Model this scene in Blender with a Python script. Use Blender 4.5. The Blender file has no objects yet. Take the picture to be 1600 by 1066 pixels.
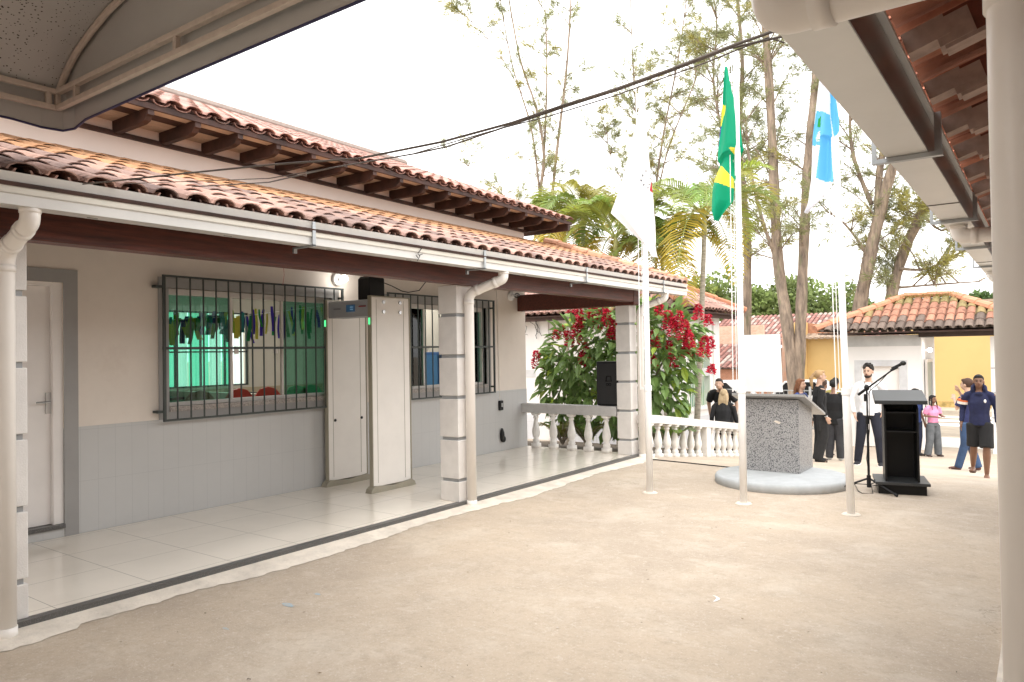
import bpy, bmesh, math, random
from mathutils import Vector, Matrix
R = math.radians
random.seed(7)
SC = bpy.context.scene
COL = SC.collection

# ---------------------------------------------------------------- camera
CAMZ = 1.52
YAW, PITCH, ROLL, FPX = R(35.95), R(0.9), R(-0.9), 1150.0
_f = Vector((-math.sin(YAW)*math.cos(PITCH), math.cos(YAW)*math.cos(PITCH), math.sin(PITCH)))
_r = Vector((math.cos(YAW), math.sin(YAW), 0)); _u = _r.cross(_f)
CR = _r*math.cos(ROLL) + _u*math.sin(ROLL)
CU = -_r*math.sin(ROLL) + _u*math.cos(ROLL)
cam_d = bpy.data.cameras.new('camera')
cam_d.sensor_width = 36.0; cam_d.lens = FPX/1600*36
cam_d.clip_start = 0.05; cam_d.clip_end = 2000
cam = bpy.data.objects.new('camera', cam_d); COL.objects.link(cam)
cam.matrix_world = Matrix(((CR.x, CU.x, -_f.x, 0), (CR.y, CU.y, -_f.y, 0), (CR.z, CU.z, -_f.z, CAMZ), (0, 0, 0, 1)))
SC.camera = cam

# ---------------------------------------------------------------- sky and light (bright overcast)
SUN_EL, SUN_AZ = R(58), R(150)
w = bpy.data.worlds.new('World'); SC.world = w; w.use_nodes = True
nt = w.node_tree; nt.nodes.clear()
sky = nt.nodes.new('ShaderNodeTexSky'); sky.sky_type = 'NISHITA'; sky.sun_disc = False
sky.sun_elevation = SUN_EL; sky.sun_rotation = SUN_AZ; sky.dust_density = 5; sky.air_density = 1.5
mx = nt.nodes.new('ShaderNodeMix'); mx.data_type = 'RGBA'; mx.inputs[0].default_value = 0.86
mx.inputs[7].default_value = (12.2, 12.1, 12.0, 1)
bg = nt.nodes.new('ShaderNodeBackground'); bg.inputs[1].default_value = 0.10
wo = nt.nodes.new('ShaderNodeOutputWorld')
nt.links.new(sky.outputs[0], mx.inputs[6]); nt.links.new(mx.outputs[2], bg.inputs[0]); nt.links.new(bg.outputs[0], wo.inputs[0])
sd = bpy.data.lights.new('sun', 'SUN'); sd.energy = 0.5; sd.angle = R(30); sd.color = (1, 0.95, 0.88)
sun = bpy.data.objects.new('sun', sd); COL.objects.link(sun)
sdir = Vector((math.sin(SUN_AZ)*math.cos(SUN_EL), math.cos(SUN_AZ)*math.cos(SUN_EL), math.sin(SUN_EL)))
sun.rotation_euler = sdir.to_track_quat('Z', 'Y').to_euler(); sun.location = sdir*30
SC.view_settings.view_transform = 'Standard'; SC.view_settings.look = 'None'
SC.view_settings.gamma = 1; SC.view_settings.exposure = 1.40
SC.cycles.max_bounces = 8; SC.cycles.diffuse_bounces = 5; SC.cycles.transparent_max_bounces = 12
SC.cycles.use_denoising = True

def W(px, py, ax, val):
    """a point of the photograph on the plane ax=val"""
    d = CR*((px-800)/FPX) - CU*((py-533)/FPX) + _f
    i = 'xyz'.index(ax); c = Vector((0, 0, CAMZ))
    return c + d*((val-c[i])/d[i])

# ---------------------------------------------------------------- helpers
class MB:
    def __init__(s): s.v = []; s.f = []; s.mi = []; s.tint = {}; s.m = 0
    def add(s, vs, fs, tint=None):
        o = len(s.v); s.v += [Vector(p) for p in vs]
        for f in fs:
            if tint is not None: s.tint[len(s.f)] = tint
            s.f.append([i+o for i in f]); s.mi.append(s.m)
        return s
    def box(s, x0, x1, y0, y1, z0, z1, tint=None):
        vs = [(x0,y0,z0),(x1,y0,z0),(x1,y1,z0),(x0,y1,z0),(x0,y0,z1),(x1,y0,z1),(x1,y1,z1),(x0,y1,z1)]
        return s.add(vs, [(0,3,2,1),(4,5,6,7),(0,1,5,4),(1,2,6,5),(2,3,7,6),(3,0,4,7)], tint)
    def obox(s, c, ax, ay, az, tint=None):
        c, ax, ay, az = map(Vector, (c, ax, ay, az))
        vs = [c+ax*i+ay*j+az*k for k in (-1,1) for i, j in ((-1,-1),(1,-1),(1,1),(-1,1))]
        return s.add(vs, [(0,3,2,1),(4,5,6,7),(0,1,5,4),(1,2,6,5),(2,3,7,6),(3,0,4,7)], tint)
    def bar(s, a, b, w, h=None, up=(0,0,1)):
        a, b = Vector(a), Vector(b); h = h or w; d = (b-a); L = d.length
        if L < 1e-6: return s
        d.normalize(); u = Vector(up)
        if abs(d.dot(u)) > .98: u = Vector((1, 0, 0))
        sd_ = d.cross(u).normalized(); u = sd_.cross(d)
        return s.obox((a+b)/2, d*L/2, sd_*w/2, u*h/2)
    def tube(s, pts, rad, n=8, cap=True, side=None, tint=None):
        """rad: number, list of numbers or list of (rx, ry); side: fixed x axis of the section"""
        pts = [Vector(p) for p in pts]; k = len(pts)
        if not isinstance(rad, (list, tuple)): rad = [rad]*k
        o = []; prev = None
        for i, p in enumerate(pts):
            d = (pts[min(i+1, k-1)] - pts[max(i-1, 0)])
            if d.length < 1e-9: d = Vector((0, 0, 1))
            d.normalize()
            if side is not None: x = Vector(side)
            elif prev is not None: x = prev
            else: x = Vector((1, 0, 0)) if abs(d.x) < .9 else Vector((0, 1, 0))
            x = (x - d*x.dot(d))
            if x.length < 1e-6: x = d.orthogonal()
            x.normalize(); prev = x; y = d.cross(x)
            r = rad[i]; rx, ry = r if isinstance(r, (list, tuple)) else (r, r)
            o += [p + x*(rx*math.cos(2*math.pi*j/n)) + y*(ry*math.sin(2*math.pi*j/n)) for j in range(n)]
        fs = [(i*n+j, i*n+(j+1) % n, (i+1)*n+(j+1) % n, (i+1)*n+j) for i in range(k-1) for j in range(n)]
        if cap: fs += [tuple(range(n-1, -1, -1)), tuple((k-1)*n+j for j in range(n))]
        return s.add(o, fs, tint)
    def lathe(s, c, prof, n=16, square=()):
        c = Vector(c); o = []
        for i, (r, z) in enumerate(prof):
            for j in range(n):
                a = 2*math.pi*(j+.5)/n
                q = r
                if i in square: q = r/max(abs(math.cos(a)), abs(math.sin(a)))
                o.append(c + Vector((q*math.cos(a), q*math.sin(a), z)))
        k = len(prof)
        fs = [(i*n+j, i*n+(j+1) % n, (i+1)*n+(j+1) % n, (i+1)*n+j) for i in range(k-1) for j in range(n)]
        fs += [tuple(range(n-1, -1, -1)), tuple((k-1)*n+j for j in range(n))]
        return s.add(o, fs)
    def ball(s, c, r, n=14, m=9, tint=None):
        c = Vector(c); r = r if isinstance(r, (tuple, list)) else (r, r, r); o = [c+Vector((0, 0, -r[2]))]
        for i in range(1, m):
            t = -math.pi/2 + math.pi*i/m
            for j in range(n):
                a = 2*math.pi*j/n
                o.append(c + Vector((r[0]*math.cos(t)*math.cos(a), r[1]*math.cos(t)*math.sin(a), r[2]*math.sin(t))))
        o.append(c+Vector((0, 0, r[2]))); L = len(o)-1
        fs = [(0, 1+(j+1) % n, 1+j) for j in range(n)]
        fs += [(1+i*n+j, 1+i*n+(j+1) % n, 1+(i+1)*n+(j+1) % n, 1+(i+1)*n+j) for i in range(m-2) for j in range(n)]
        fs += [(L, 1+(m-2)*n+j, 1+(m-2)*n+(j+1) % n) for j in range(n)]
        return s.add(o, fs, tint)
    def prism(s, poly, axis, a, b):
        """poly: 2D points in the two other axes, extruded a..b along axis"""
        def P(u, v, t): return {'x': (t, u, v), 'y': (u, t, v), 'z': (u, v, t)}[axis]
        n = len(poly); vs = [P(u, v, a) for u, v in poly] + [P(u, v, b) for u, v in poly]
        return s.add(vs, [tuple(range(n-1, -1, -1)), tuple(range(n, 2*n))] + [(i, (i+1) % n, n+(i+1) % n, n+i) for i in range(n)])
    def mesh(s, name, mats, off=Vector((0,0,0)), smooth=False, recalc=True):
        me = bpy.data.meshes.new(name)
        me.from_pydata([tuple(v-off) for v in s.v], [], s.f)
        if not isinstance(mats, (list, tuple)): mats = [mats]
        for m in mats: me.materials.append(m)
        if len(mats) > 1: me.polygons.foreach_set('material_index', s.mi)
        if s.tint:
            at = me.color_attributes.new('tint', 'FLOAT_COLOR', 'CORNER'); buf = []
            for p in me.polygons:
                t = s.tint.get(p.index, (1, 1, 1)); buf += [t[0], t[1], t[2], 1.0]*p.loop_total
            at.data.foreach_set('color', buf)
        if recalc:
            bm = bmesh.new(); bm.from_mesh(me); bmesh.ops.recalc_face_normals(bm, faces=bm.faces); bm.to_mesh(me); bm.free()
        if smooth: me.shade_smooth() if smooth is True else me.shade_auto_smooth(smooth) if hasattr(me, 'shade_auto_smooth') else me.shade_smooth()
        me.update(); return me

WL = {}
def link(name, me, parent=None, bevel=0, smooth_angle=None):
    o = bpy.data.objects.new(name, me); COL.objects.link(o)
    if parent is not None: o.parent = parent
    if bevel:
        b = o.modifiers.new('bevel', 'BEVEL'); b.width = bevel; b.segments = 2; b.limit_method = 'ANGLE'; b.angle_limit = R(40)
    return o
def part(name, mb, mats, parent, bevel=0, smooth=False, recalc=True, label=None):
    off = WL.get(parent.name, Vector((0, 0, 0)))
    o = link(name, mb.mesh(name, mats, off, smooth, recalc), parent, bevel)
    WL[o.name] = off
    if label: o['label'] = label
    return o
def tag(o, label=None, cat=None, group=None, kind=None):
    if label: o['label'] = label
    if cat: o['category'] = cat
    if group: o['group'] = group
    if kind: o['kind'] = kind
    return o
def thing(name, loc, label, cat, group=None):
    o = bpy.data.objects.new(name, None); COL.objects.link(o); o.location = loc; o.empty_display_size = .2
    WL[o.name] = Vector(loc); return tag(o, label, cat, group)
def single(name, mb, mats, label, cat, loc, group=None, bevel=0, smooth=False):
    loc = Vector(loc); o = link(name, mb.mesh(name, mats, loc, smooth), None, bevel); o.location = loc
    WL[o.name] = loc; return tag(o, label, cat, group)
def struct(name, mb, mats, smooth=False, kind='structure'):
    o = link(name, mb.mesh(name, mats, Vector((0,0,0)), smooth)); o['kind'] = kind; return o

# ---------------------------------------------------------------- materials
def nodes(m): m.use_nodes = True; return m.node_tree, m.node_tree.nodes['Principled BSDF']
def mat(name, col, rough=.6, metal=0, var=.12, scale=3, bump=0, bscale=60, col2=None, fac=(.4,.65), tint=False, spec=.5, stretch=(1,1,1), dirt=None, trans=0, alpha=1):
    m = bpy.data.materials.new(name); t, b = nodes(m); N = t.nodes; L = t.links
    b.inputs['Roughness'].default_value = rough; b.inputs['Metallic'].default_value = metal
    b.inputs['Specular IOR Level'].default_value = spec
    geo = N.new('ShaderNodeNewGeometry'); mp = N.new('ShaderNodeMapping'); mp.inputs['Scale'].default_value = stretch
    L.new(geo.outputs['Position'], mp.inputs[0])
    n = N.new('ShaderNodeTexNoise'); n.inputs['Scale'].default_value = scale; n.inputs['Detail'].default_value = 6; n.inputs['Roughness'].default_value = .62
    L.new(mp.outputs[0], n.inputs['Vector'])
    rp = N.new('ShaderNodeMapRange'); rp.inputs[1].default_value = fac[0]; rp.inputs[2].default_value = fac[1]
    L.new(n.outputs[0], rp.inputs[0])
    mixn = N.new('ShaderNodeMix'); mixn.data_type = 'RGBA'
    c2 = col2 or tuple(c*(1-var) for c in col); c1 = col if col2 else tuple(min(1, c*(1+var*.5)) for c in col)
    mixn.inputs[6].default_value = (*c1, 1); mixn.inputs[7].default_value = (*c2, 1); L.new(rp.outputs[0], mixn.inputs[0])
    out = mixn.outputs[2]
    if dirt:
        dc, ds, lo, hi = dirt
        n3 = N.new('ShaderNodeTexNoise'); n3.inputs['Scale'].default_value = ds; n3.inputs['Detail'].default_value = 8; n3.inputs['Roughness'].default_value = .7
        L.new(mp.outputs[0], n3.inputs['Vector'])
        r3 = N.new('ShaderNodeMapRange'); r3.inputs[1].default_value = lo; r3.inputs[2].default_value = hi; L.new(n3.outputs[0], r3.inputs[0])
        m3 = N.new('ShaderNodeMix'); m3.data_type = 'RGBA'; L.new(r3.outputs[0], m3.inputs[0]); L.new(out, m3.inputs[6]); m3.inputs[7].default_value = (*dc, 1)
        out = m3.outputs[2]
    if tint:
        at = N.new('ShaderNodeAttribute'); at.attribute_name = 'tint'
        mm = N.new('ShaderNodeMix'); mm.data_type = 'RGBA'; mm.blend_type = 'MULTIPLY'; mm.inputs[0].default_value = 1
        L.new(out, mm.inputs[6]); L.new(at.outputs['Color'], mm.inputs[7]); out = mm.outputs[2]
    L.new(out, b.inputs['Base Color'])
    if bump:
        n2 = N.new('ShaderNodeTexNoise'); n2.inputs['Scale'].default_value = bscale; n2.inputs['Detail'].default_value = 5
        L.new(mp.outputs[0], n2.inputs['Vector'])
        bp = N.new('ShaderNodeBump'); bp.inputs['Strength'].default_value = bump; bp.inputs['Distance'].default_value = .01
        L.new(n2.outputs[0], bp.inputs['Height']); L.new(bp.outputs[0], b.inputs['Normal'])
    if trans: b.inputs['Transmission Weight'].default_value = trans
    return m
def glow(name, col, st):
    m = bpy.data.materials.new(name); t, b = nodes(m)
    b.inputs['Emission Color'].default_value = (*col, 1); b.inputs['Emission Strength'].default_value = st
    b.inputs['Base Color'].default_value = (*col, 1); return m
def leafmat(name, col, trans=.35, rough=.5, tint=True):
    m = bpy.data.materials.new(name); t = (m.use_nodes, m.node_tree)[1] if False else None
    m.use_nodes = True; t = m.node_tree; b = t.nodes['Principled BSDF']; N = t.nodes; L = t.links
    at = N.new('ShaderNodeAttribute'); at.attribute_name = 'tint'
    mm = N.new('ShaderNodeMix'); mm.data_type = 'RGBA'; mm.blend_type = 'MULTIPLY'; mm.inputs[0].default_value = 1
    mm.inputs[6].default_value = (*col, 1); (L.new(at.outputs['Color'], mm.inputs[7]) if tint else setattr(mm.inputs[7], 'default_value', (1, 1, 1, 1))); L.new(mm.outputs[2], b.inputs['Base Color'])
    b.inputs['Roughness'].default_value = rough
    tr = N.new('ShaderNodeBsdfTranslucent'); L.new(mm.outputs[2], tr.inputs[0])
    ms = N.new('ShaderNodeMixShader'); ms.inputs[0].default_value = trans
    L.new(b.outputs[0], ms.inputs[1]); L.new(tr.outputs[0], ms.inputs[2])
    L.new(ms.outputs[0], N['Material Output'].inputs[0]); return m
def glassmat(name, col, rough=.02, mixf=.75):
    m = bpy.data.materials.new(name); m.use_nodes = True; t = m.node_tree; N = t.nodes; L = t.links; N.remove(N['Principled BSDF'])
    tr = N.new('ShaderNodeBsdfTransparent'); tr.inputs[0].default_value = (*col, 1)
    gl = N.new('ShaderNodeBsdfGlossy'); gl.inputs['Roughness'].default_value = rough
    fr = N.new('ShaderNodeFresnel'); fr.inputs[0].default_value = 1.5
    ms = N.new('ShaderNodeMixShader'); L.new(fr.outputs[0], ms.inputs[0]); L.new(tr.outputs[0], ms.inputs[1]); L.new(gl.outputs[0], ms.inputs[2])
    L.new(ms.outputs[0], N['Material Output'].inputs[0]); return m
def tilegrid(name, col, grout, dy, dz_or_dx, axes, rough, width=.004, off=(0, 0), var=.05, bump=0):
    """a grid of joints in world space on two axes"""
    m = mat(name, col, rough, var=var, scale=1.5); t = m.node_tree; N = t.nodes; L = t.links; b = N['Principled BSDF']
    src = b.inputs['Base Color'].links[0].from_socket
    geo = N.new('ShaderNodeNewGeometry'); sx = N.new('ShaderNodeSeparateXYZ'); L.new(geo.outputs['Position'], sx.inputs[0])
    outs = []
    for a, step, o in zip(axes, (dy, dz_or_dx), off):
        ad = N.new('ShaderNodeMath'); ad.operation = 'ADD'; ad.inputs[1].default_value = o + 100*step; L.new(sx.outputs['xyz'.index(a)], ad.inputs[0])
        md = N.new('ShaderNodeMath'); md.operation = 'MODULO'; md.inputs[1].default_value = step; L.new(ad.outputs[0], md.inputs[0])
        lt = N.new('ShaderNodeMath'); lt.operation = 'LESS_THAN'; lt.inputs[1].default_value = width; L.new(md.outputs[0], lt.inputs[0])
        outs.append(lt)
    mxm = N.new('ShaderNodeMath'); mxm.operation = 'MAXIMUM'; L.new(outs[0].outputs[0], mxm.inputs[0]); L.new(outs[1].outputs[0], mxm.inputs[1])
    m2 = N.new('ShaderNodeMix'); m2.data_type = 'RGBA'; L.new(mxm.outputs[0], m2.inputs[0]); L.new(src, m2.inputs[6]); m2.inputs[7].default_value = (*grout, 1)
    L.new(m2.outputs[2], b.inputs['Base Color']); return m
def brickmat(name, c1, c2, mortar, scale=4, rot=False):
    m = bpy.data.materials.new(name); t, b = nodes(m); N = t.nodes; L = t.links
    geo = N.new('ShaderNodeNewGeometry'); sx = N.new('ShaderNodeSeparateXYZ'); L.new(geo.outputs['Position'], sx.inputs[0])
    ad = N.new('ShaderNodeMath'); L.new(sx.outputs[0], ad.inputs[0]); L.new(sx.outputs[1], ad.inputs[1])
    cb = N.new('ShaderNodeCombineXYZ'); L.new(ad.outputs[0], cb.inputs[0]); L.new(sx.outputs[2], cb.inputs[1])
    br = N.new('ShaderNodeTexBrick'); L.new(cb.outputs[0], br.inputs['Vector']); br.inputs['Scale'].default_value = scale
    br.inputs['Color1'].default_value = (*c1, 1); br.inputs['Color2'].default_value = (*c2, 1); br.inputs['Mortar'].default_value = (*mortar, 1)
    L.new(br.outputs[0], b.inputs['Base Color']); b.inputs['Roughness'].default_value = .9; return m

M = {}
M['wall'] = mat('painted_wall', (.76, .685, .61), .75, var=.05, scale=1.2, bump=.1, bscale=90, dirt=((.66, .57, .49), 1.6, .55, .85))
M['wall_top'] = mat('upper_wall', (.88, .77, .70), .8, var=.05, scale=.8, bump=.06)
M['dado'] = tilegrid('dado_tiles', (.53, .525, .515), (.435, .435, .43), .15, .45, 'yz', .45, .003, (0, 0), .03)
M['grey'] = mat('grey_paint', (.33, .32, .31), .6, var=.05)
M['floor'] = tilegrid('porcelain_floor', (.86, .79, .69), (.30, .27, .23), .6, .6, 'yx', .16, .004, (.39, .2), .04)
M['granite_dk'] = mat('dark_granite', (.085, .083, .08), .35, var=.4, scale=160, col2=(.20, .19, .18), fac=(.5, .7))
M['strip'] = mat('rough_mortar', (.72, .65, .56), .95, var=.15, scale=5, bump=.5, bscale=45, dirt=((.50, .43, .35), 7, .60, .78))
M['wood'] = mat('dark_wood', (.15, .036, .020), .42, var=.5, scale=5, stretch=(6, .5, 8), col2=(.05, .016, .011), fac=(.35, .7), bump=.25, bscale=30)
M['wood_dk'] = mat('old_rafter_wood', (.075, .035, .026), .7, var=.5, scale=6, col2=(.03, .015, .012))
M['board'] = mat('pale_eave_boards', (.60, .50, .42), .8, var=.15, scale=4, stretch=(2, .6, 2))
M['tile'] = mat('clay_tile', (1, 1, 1), .85, tint=True, var=.25, scale=18, col2=(.78, .74, .72), fac=(.45, .7), bump=.5, bscale=70, dirt=((.13, .10, .09), 7, .55, .72))
M['tile_clean'] = mat('clean_clay_tile', (1, 1, 1), .8, tint=True, var=.2, scale=14, bump=.3, bscale=60)
M['galv'] = mat('white_metal_gutter', (.70, .69, .66), .38, metal=.25, var=.05, scale=1.5)
M['galv_band'] = mat('gutter_band', (.62, .58, .50), .4, metal=.2, var=.05)
M['bracket'] = mat('galvanised_bracket', (.42, .44, .45), .4, metal=.7, var=.1)
M['pvc'] = mat('pvc_pipe', (.88, .84, .79), .35, var=.03, scale=2)
M['alu'] = mat('window_frame', (.66, .62, .58), .45, var=.04)
M['doorw'] = mat('door_white', (.82, .78, .75), .45, var=.03)
M['iron'] = mat('grille_iron', (.045, .055, .052), .5, var=.15)
M['glass_g'] = glassmat('green_glass', (.52, .78, .70))
M['glass'] = glassmat('clear_glass', (.90, .94, .92))
M['room'] = mat('room_wall', (.46, .41, .34), .8, var=.04)
M['room_dado'] = mat('room_lower_wall', (.33, .26, .17), .7, var=.05)
M['white'] = mat('white_paint', (.82, .81, .79), .5, var=.04, scale=4)
M['pole'] = mat('pole_paint', (.92, .92, .91), .35, var=.04, scale=6)
M['bal'] = mat('baluster_plaster', (.80, .77, .73), .7, var=.08, scale=9, bump=.12, bscale=120)
M['bal_grey'] = mat('rail_grey_plaster', (.52, .51, .50), .7, var=.08, scale=9)
M['plaster'] = mat('pillar_plaster', (.76, .73, .70), .8, var=.06, scale=6, bump=.2, bscale=110)
M['black'] = mat('black_plastic', (.007, .007, .008), .45, var=.3, spec=.35)
M['blackwood'] = mat('black_lacquer', (.005, .005, .0055), .42, var=.2, spec=.3)
M['blacksheen'] = mat('black_top', (.030, .032, .034), .42, var=.1)
M['steel'] = mat('steel', (.5, .5, .5), .3, metal=.9, var=.05)
# ================================================================ ground
def gz(y):
    pts = [(-50, -.06), (8.6, -.06), (9.6, -.055), (10.4, -.105), (12.0, -.30), (14.0, -.54), (15.6, -.72), (17.2, -.86), (19.4, -.945), (21.5, -1.0), (24, -1.05), (900, -1.05)]
    for (a, za), (b, zb) in zip(pts, pts[1:]):
        if y <= b:
            return za + (zb-za)*(y-a)/(b-a)
    return -1.05
def ground_mat():
    m = bpy.data.materials.new('worn_concrete'); t, b = nodes(m); N = t.nodes; L = t.links
    b.inputs['Roughness'].default_value = .9
    geo = N.new('ShaderNodeNewGeometry')
    def noise(s, d, r=.6, st=(1,1,1)):
        mp = N.new('ShaderNodeMapping'); mp.inputs['Scale'].default_value = st; L.new(geo.outputs['Position'], mp.inputs[0])
        n = N.new('ShaderNodeTexNoise'); n.inputs['Scale'].default_value = s; n.inputs['Detail'].default_value = d; n.inputs['Roughness'].default_value = r
        L.new(mp.outputs[0], n.inputs['Vector']); return n
    def mr(n, lo, hi, a=0, c=1):
        r = N.new('ShaderNodeMapRange'); r.inputs[1].default_value = lo; r.inputs[2].default_value = hi; r.inputs[3].default_value = a; r.inputs[4].default_value = c
        L.new(n.outputs[0], r.inputs[0]); return r
    def mixc(f, a, c):
        x = N.new('ShaderNodeMix'); x.data_type = 'RGBA'; L.new(f.outputs[0], x.inputs[0])
        for i, q in ((6, a), (7, c)):
            if isinstance(q, tuple): x.inputs[i].default_value = (*q, 1)
            else: L.new(q, x.inputs[i])
        return x.outputs[2]
    c = mixc(mr(noise(.45, 6), .42, .58), (.50, .41, .315), (.425, .35, .275))
    c = mixc(mr(noise(1.3, 9, .72, (1, 1, 1)), .50, .68, 0, .5), c, (.62, .55, .46))
    c = mixc(mr(noise(3.2, 8, .7), .56, .72, 0, .4), c, (.35, .285, .22))
    c = mixc(mr(noise(40, 4, .7), .5, .75, 0, .35), c, (.28, .225, .17))
    c = mixc(mr(noise(95, 3, .6), .6, .7, 0, .5), c, (.70, .64, .56))
    vo = N.new('ShaderNodeTexVoronoi'); vo.feature = 'DISTANCE_TO_EDGE'; vo.inputs['Scale'].default_value = .42
    nd = noise(1.6, 6, .7); vm = N.new('ShaderNodeVectorMath'); vm.operation = 'ADD'; vs_ = N.new('ShaderNodeVectorMath'); vs_.operation = 'SCALE'; vs_.inputs['Scale'].default_value = .9
    L.new(nd.outputs['Color'], vs_.inputs[0]); L.new(geo.outputs['Position'], vm.inputs[0]); L.new(vs_.outputs[0], vm.inputs[1]); L.new(vm.outputs[0], vo.inputs['Vector'])
    lt = N.new('ShaderNodeMapRange'); lt.inputs[1].default_value = 0; lt.inputs[2].default_value = .004; lt.inputs[3].default_value = 1; lt.inputs[4].default_value = 0; L.new(vo.outputs['Distance'], lt.inputs[0])
    mk = mr(noise(.35, 3), .50, .60, 0, .5); mu = N.new('ShaderNodeMath'); mu.operation = 'MULTIPLY'; L.new(lt.outputs[0], mu.inputs[0]); L.new(mk.outputs[0], mu.inputs[1])
    c = mixc(mr(noise(2.1, 10, .75, (1, 1.6, 1)), .54, .64, 0, .32), c, (.64, .57, .48))
    c = mixc(mr(noise(9, 9, .8), .50, .72, 0, .45), c, (.30, .24, .18))
    c = mixc(mr(noise(24, 6, .8), .58, .64, 0, .5), c, (.64, .58, .50))
    c = mixc(mu, c, (.17, .13, .10))
    L.new(c, b.inputs['Base Color'])
    n = noise(60, 6, .7); bp = N.new('ShaderNodeBump'); bp.inputs['Strength'].default_value = .35; bp.inputs['Distance'].default_value = .008
    L.new(n.outputs[0], bp.inputs['Height']); L.new(bp.outputs[0], b.inputs['Normal']); return m
M['ground'] = ground_mat()
g = MB(); xs = [-400, -60, -14, -6, -2, 2, 14, 60, 400]; ys = [-60, -8, 0, 5, 8.6, 9.2, 9.6, 10, 10.4, 11.2, 12, 13, 14, 14.8, 15.6, 16.4, 17.2, 18.3, 19.4, 20.4, 21.5, 22.8, 24, 60, 900]
for y in ys:
    for x in xs: g.v.append(Vector((x, y, gz(y))))
nx = len(xs)
for j in range(len(ys)-1):
    for i in range(nx-1): g.f.append([j*nx+i, j*nx+i+1, (j+1)*nx+i+1, (j+1)*nx+i]); g.mi.append(0)
struct('courtyard_ground', g, M['ground'], smooth=True)

# street beyond the gate
M['road'] = mat('street_paving', (.34, .29, .23), .95, var=.15, scale=2, bump=.3)
M['zebra'] = mat('road_paint', (.78, .77, .74), .7, var=.06)
struct('street', MB().box(-40, 30, 24.3, 32.2, -1.10, -1.045), M['road'])
struct('pavement', MB().box(-40, 30, 32.2, 33.9, -1.10, -.93), mat('pavement_cement', (.50, .44, .36), .9, var=.15))
struct('street_marking', MB().box(-4.6, .6, 27.2, 28.1, -1.046, -1.040).box(-4.6, .6, 28.8, 29.5, -1.046, -1.040).box(-4.6, .6, 30.3, 31.1, -1.046, -1.040), M['zebra'])
struct('gate_threshold', MB().box(-2.4, -1.1, 21.0, 23.2, -1.1, -.975), M['zebra'])

# porch floor with dark granite edge and mortar strip
struct('porch_floor', MB().box(-6.86, -4.92, -3, 9.86, -.3, 0), M['floor'])
struct('porch_edge', MB().box(-4.918, -4.85, -3, 9.86, -.3, .002), M['granite_dk'])
ms = MB(); pts_o = []; y = -3.0
rr = random.Random(3)
while y < 10.0:
    pts_o.append((-4.85 + .20 + .05*math.sin(y*2.1) + rr.uniform(-.018, .02)+.02*math.sin(y*7.3)*math.sin(y*1.7) + (.06 if y < 2 else 0), y)); y += .05
for i, (x, y) in enumerate(pts_o):
    ms.v += [Vector((-4.86, y, -.030)), Vector((x-.06, y, -.048)), Vector((x, y, -.0565))]
for i in range(len(pts_o)-1):
    for k in range(2): ms.f.append([i*3+k, i*3+k+1, i*3+k+4, i*3+k+3]); ms.mi.append(0)
struct('mortar_strip', ms, M['strip'], smooth=True)
# faint chalk and paint marks on the concrete
cm = mat('blue_chalk', (.30, .42, .50), .9, var=.3, scale=60, col2=(.46, .42, .36))
q = MB()
for px, py, a in ((450, 945, .07), (495, 928, .04), (352, 982, .035)):
    p = W(px, py, 'z', -.058)
    n = 14; vs = [p + Vector((a*math.cos(2*math.pi*i/n)*rr.uniform(.5, 1.1), a*.4*math.sin(2*math.pi*i/n)*rr.uniform(.5, 1.2), 0)) for i in range(n)]
    q.add(vs, [tuple(range(n))])
struct('chalk_marks', q, cm)
q = MB(); vs = []
for i in range(9):
    a = i/8; p = W(1114+8*math.sin(a*3), 930+10*a, 'z', -.0575); vs.append((p, .004+.008*math.sin(a*3)))
for (a, wa), (b, wb) in zip(vs, vs[1:]): q.add([a+Vector((-wa, 0, 0)), a+Vector((wa, 0, 0)), b+Vector((wb, 0, 0)), b+Vector((-wb, 0, 0))], [(0, 1, 2, 3)])
struct('chalk_scratch', q, M['white'])
lt_ = MB(); rl = random.Random(77)
for i in range(200):
    x, y = rl.uniform(-4.3, .6), rl.uniform(1.6, 9.4)**1.0
    a = rl.uniform(0, 6.28); s_ = rl.uniform(.004, .013); p = Vector((x, y, -.0545)); u = Vector((math.cos(a), math.sin(a), 0))*s_; v_ = Vector((-math.sin(a), math.cos(a), .1))*s_*rl.uniform(.2, .6)
    t_ = rl.choice(((.10, .07, .05), (.22, .15, .08), (.55, .50, .44), (.12, .12, .07))); lt_.add([p-u, p+v_, p+u, p-v_], [(0, 1, 2, 3)], t_)
struct('ground_litter', lt_, mat('litter', (1, 1, 1), .9, tint=True), kind='stuff')
# planted bed behind the balustrade
M['soil'] = mat('bed_soil', (.10, .075, .05), .95, var=.4, scale=12)
q = MB()
for a, b in ((9.9, 11), (11, 12), (12, 13), (13, 14), (14, 15.6)):
    q.add([(-9.5, a, gz(a)+.02), (-5.15, a, gz(a)+.02), (-5.15, b, gz(b)+.02), (-9.5, b, gz(b)+.02)], [(0, 1, 2, 3)])
struct('garden_bed_ground', q, M['soil'])

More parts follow.
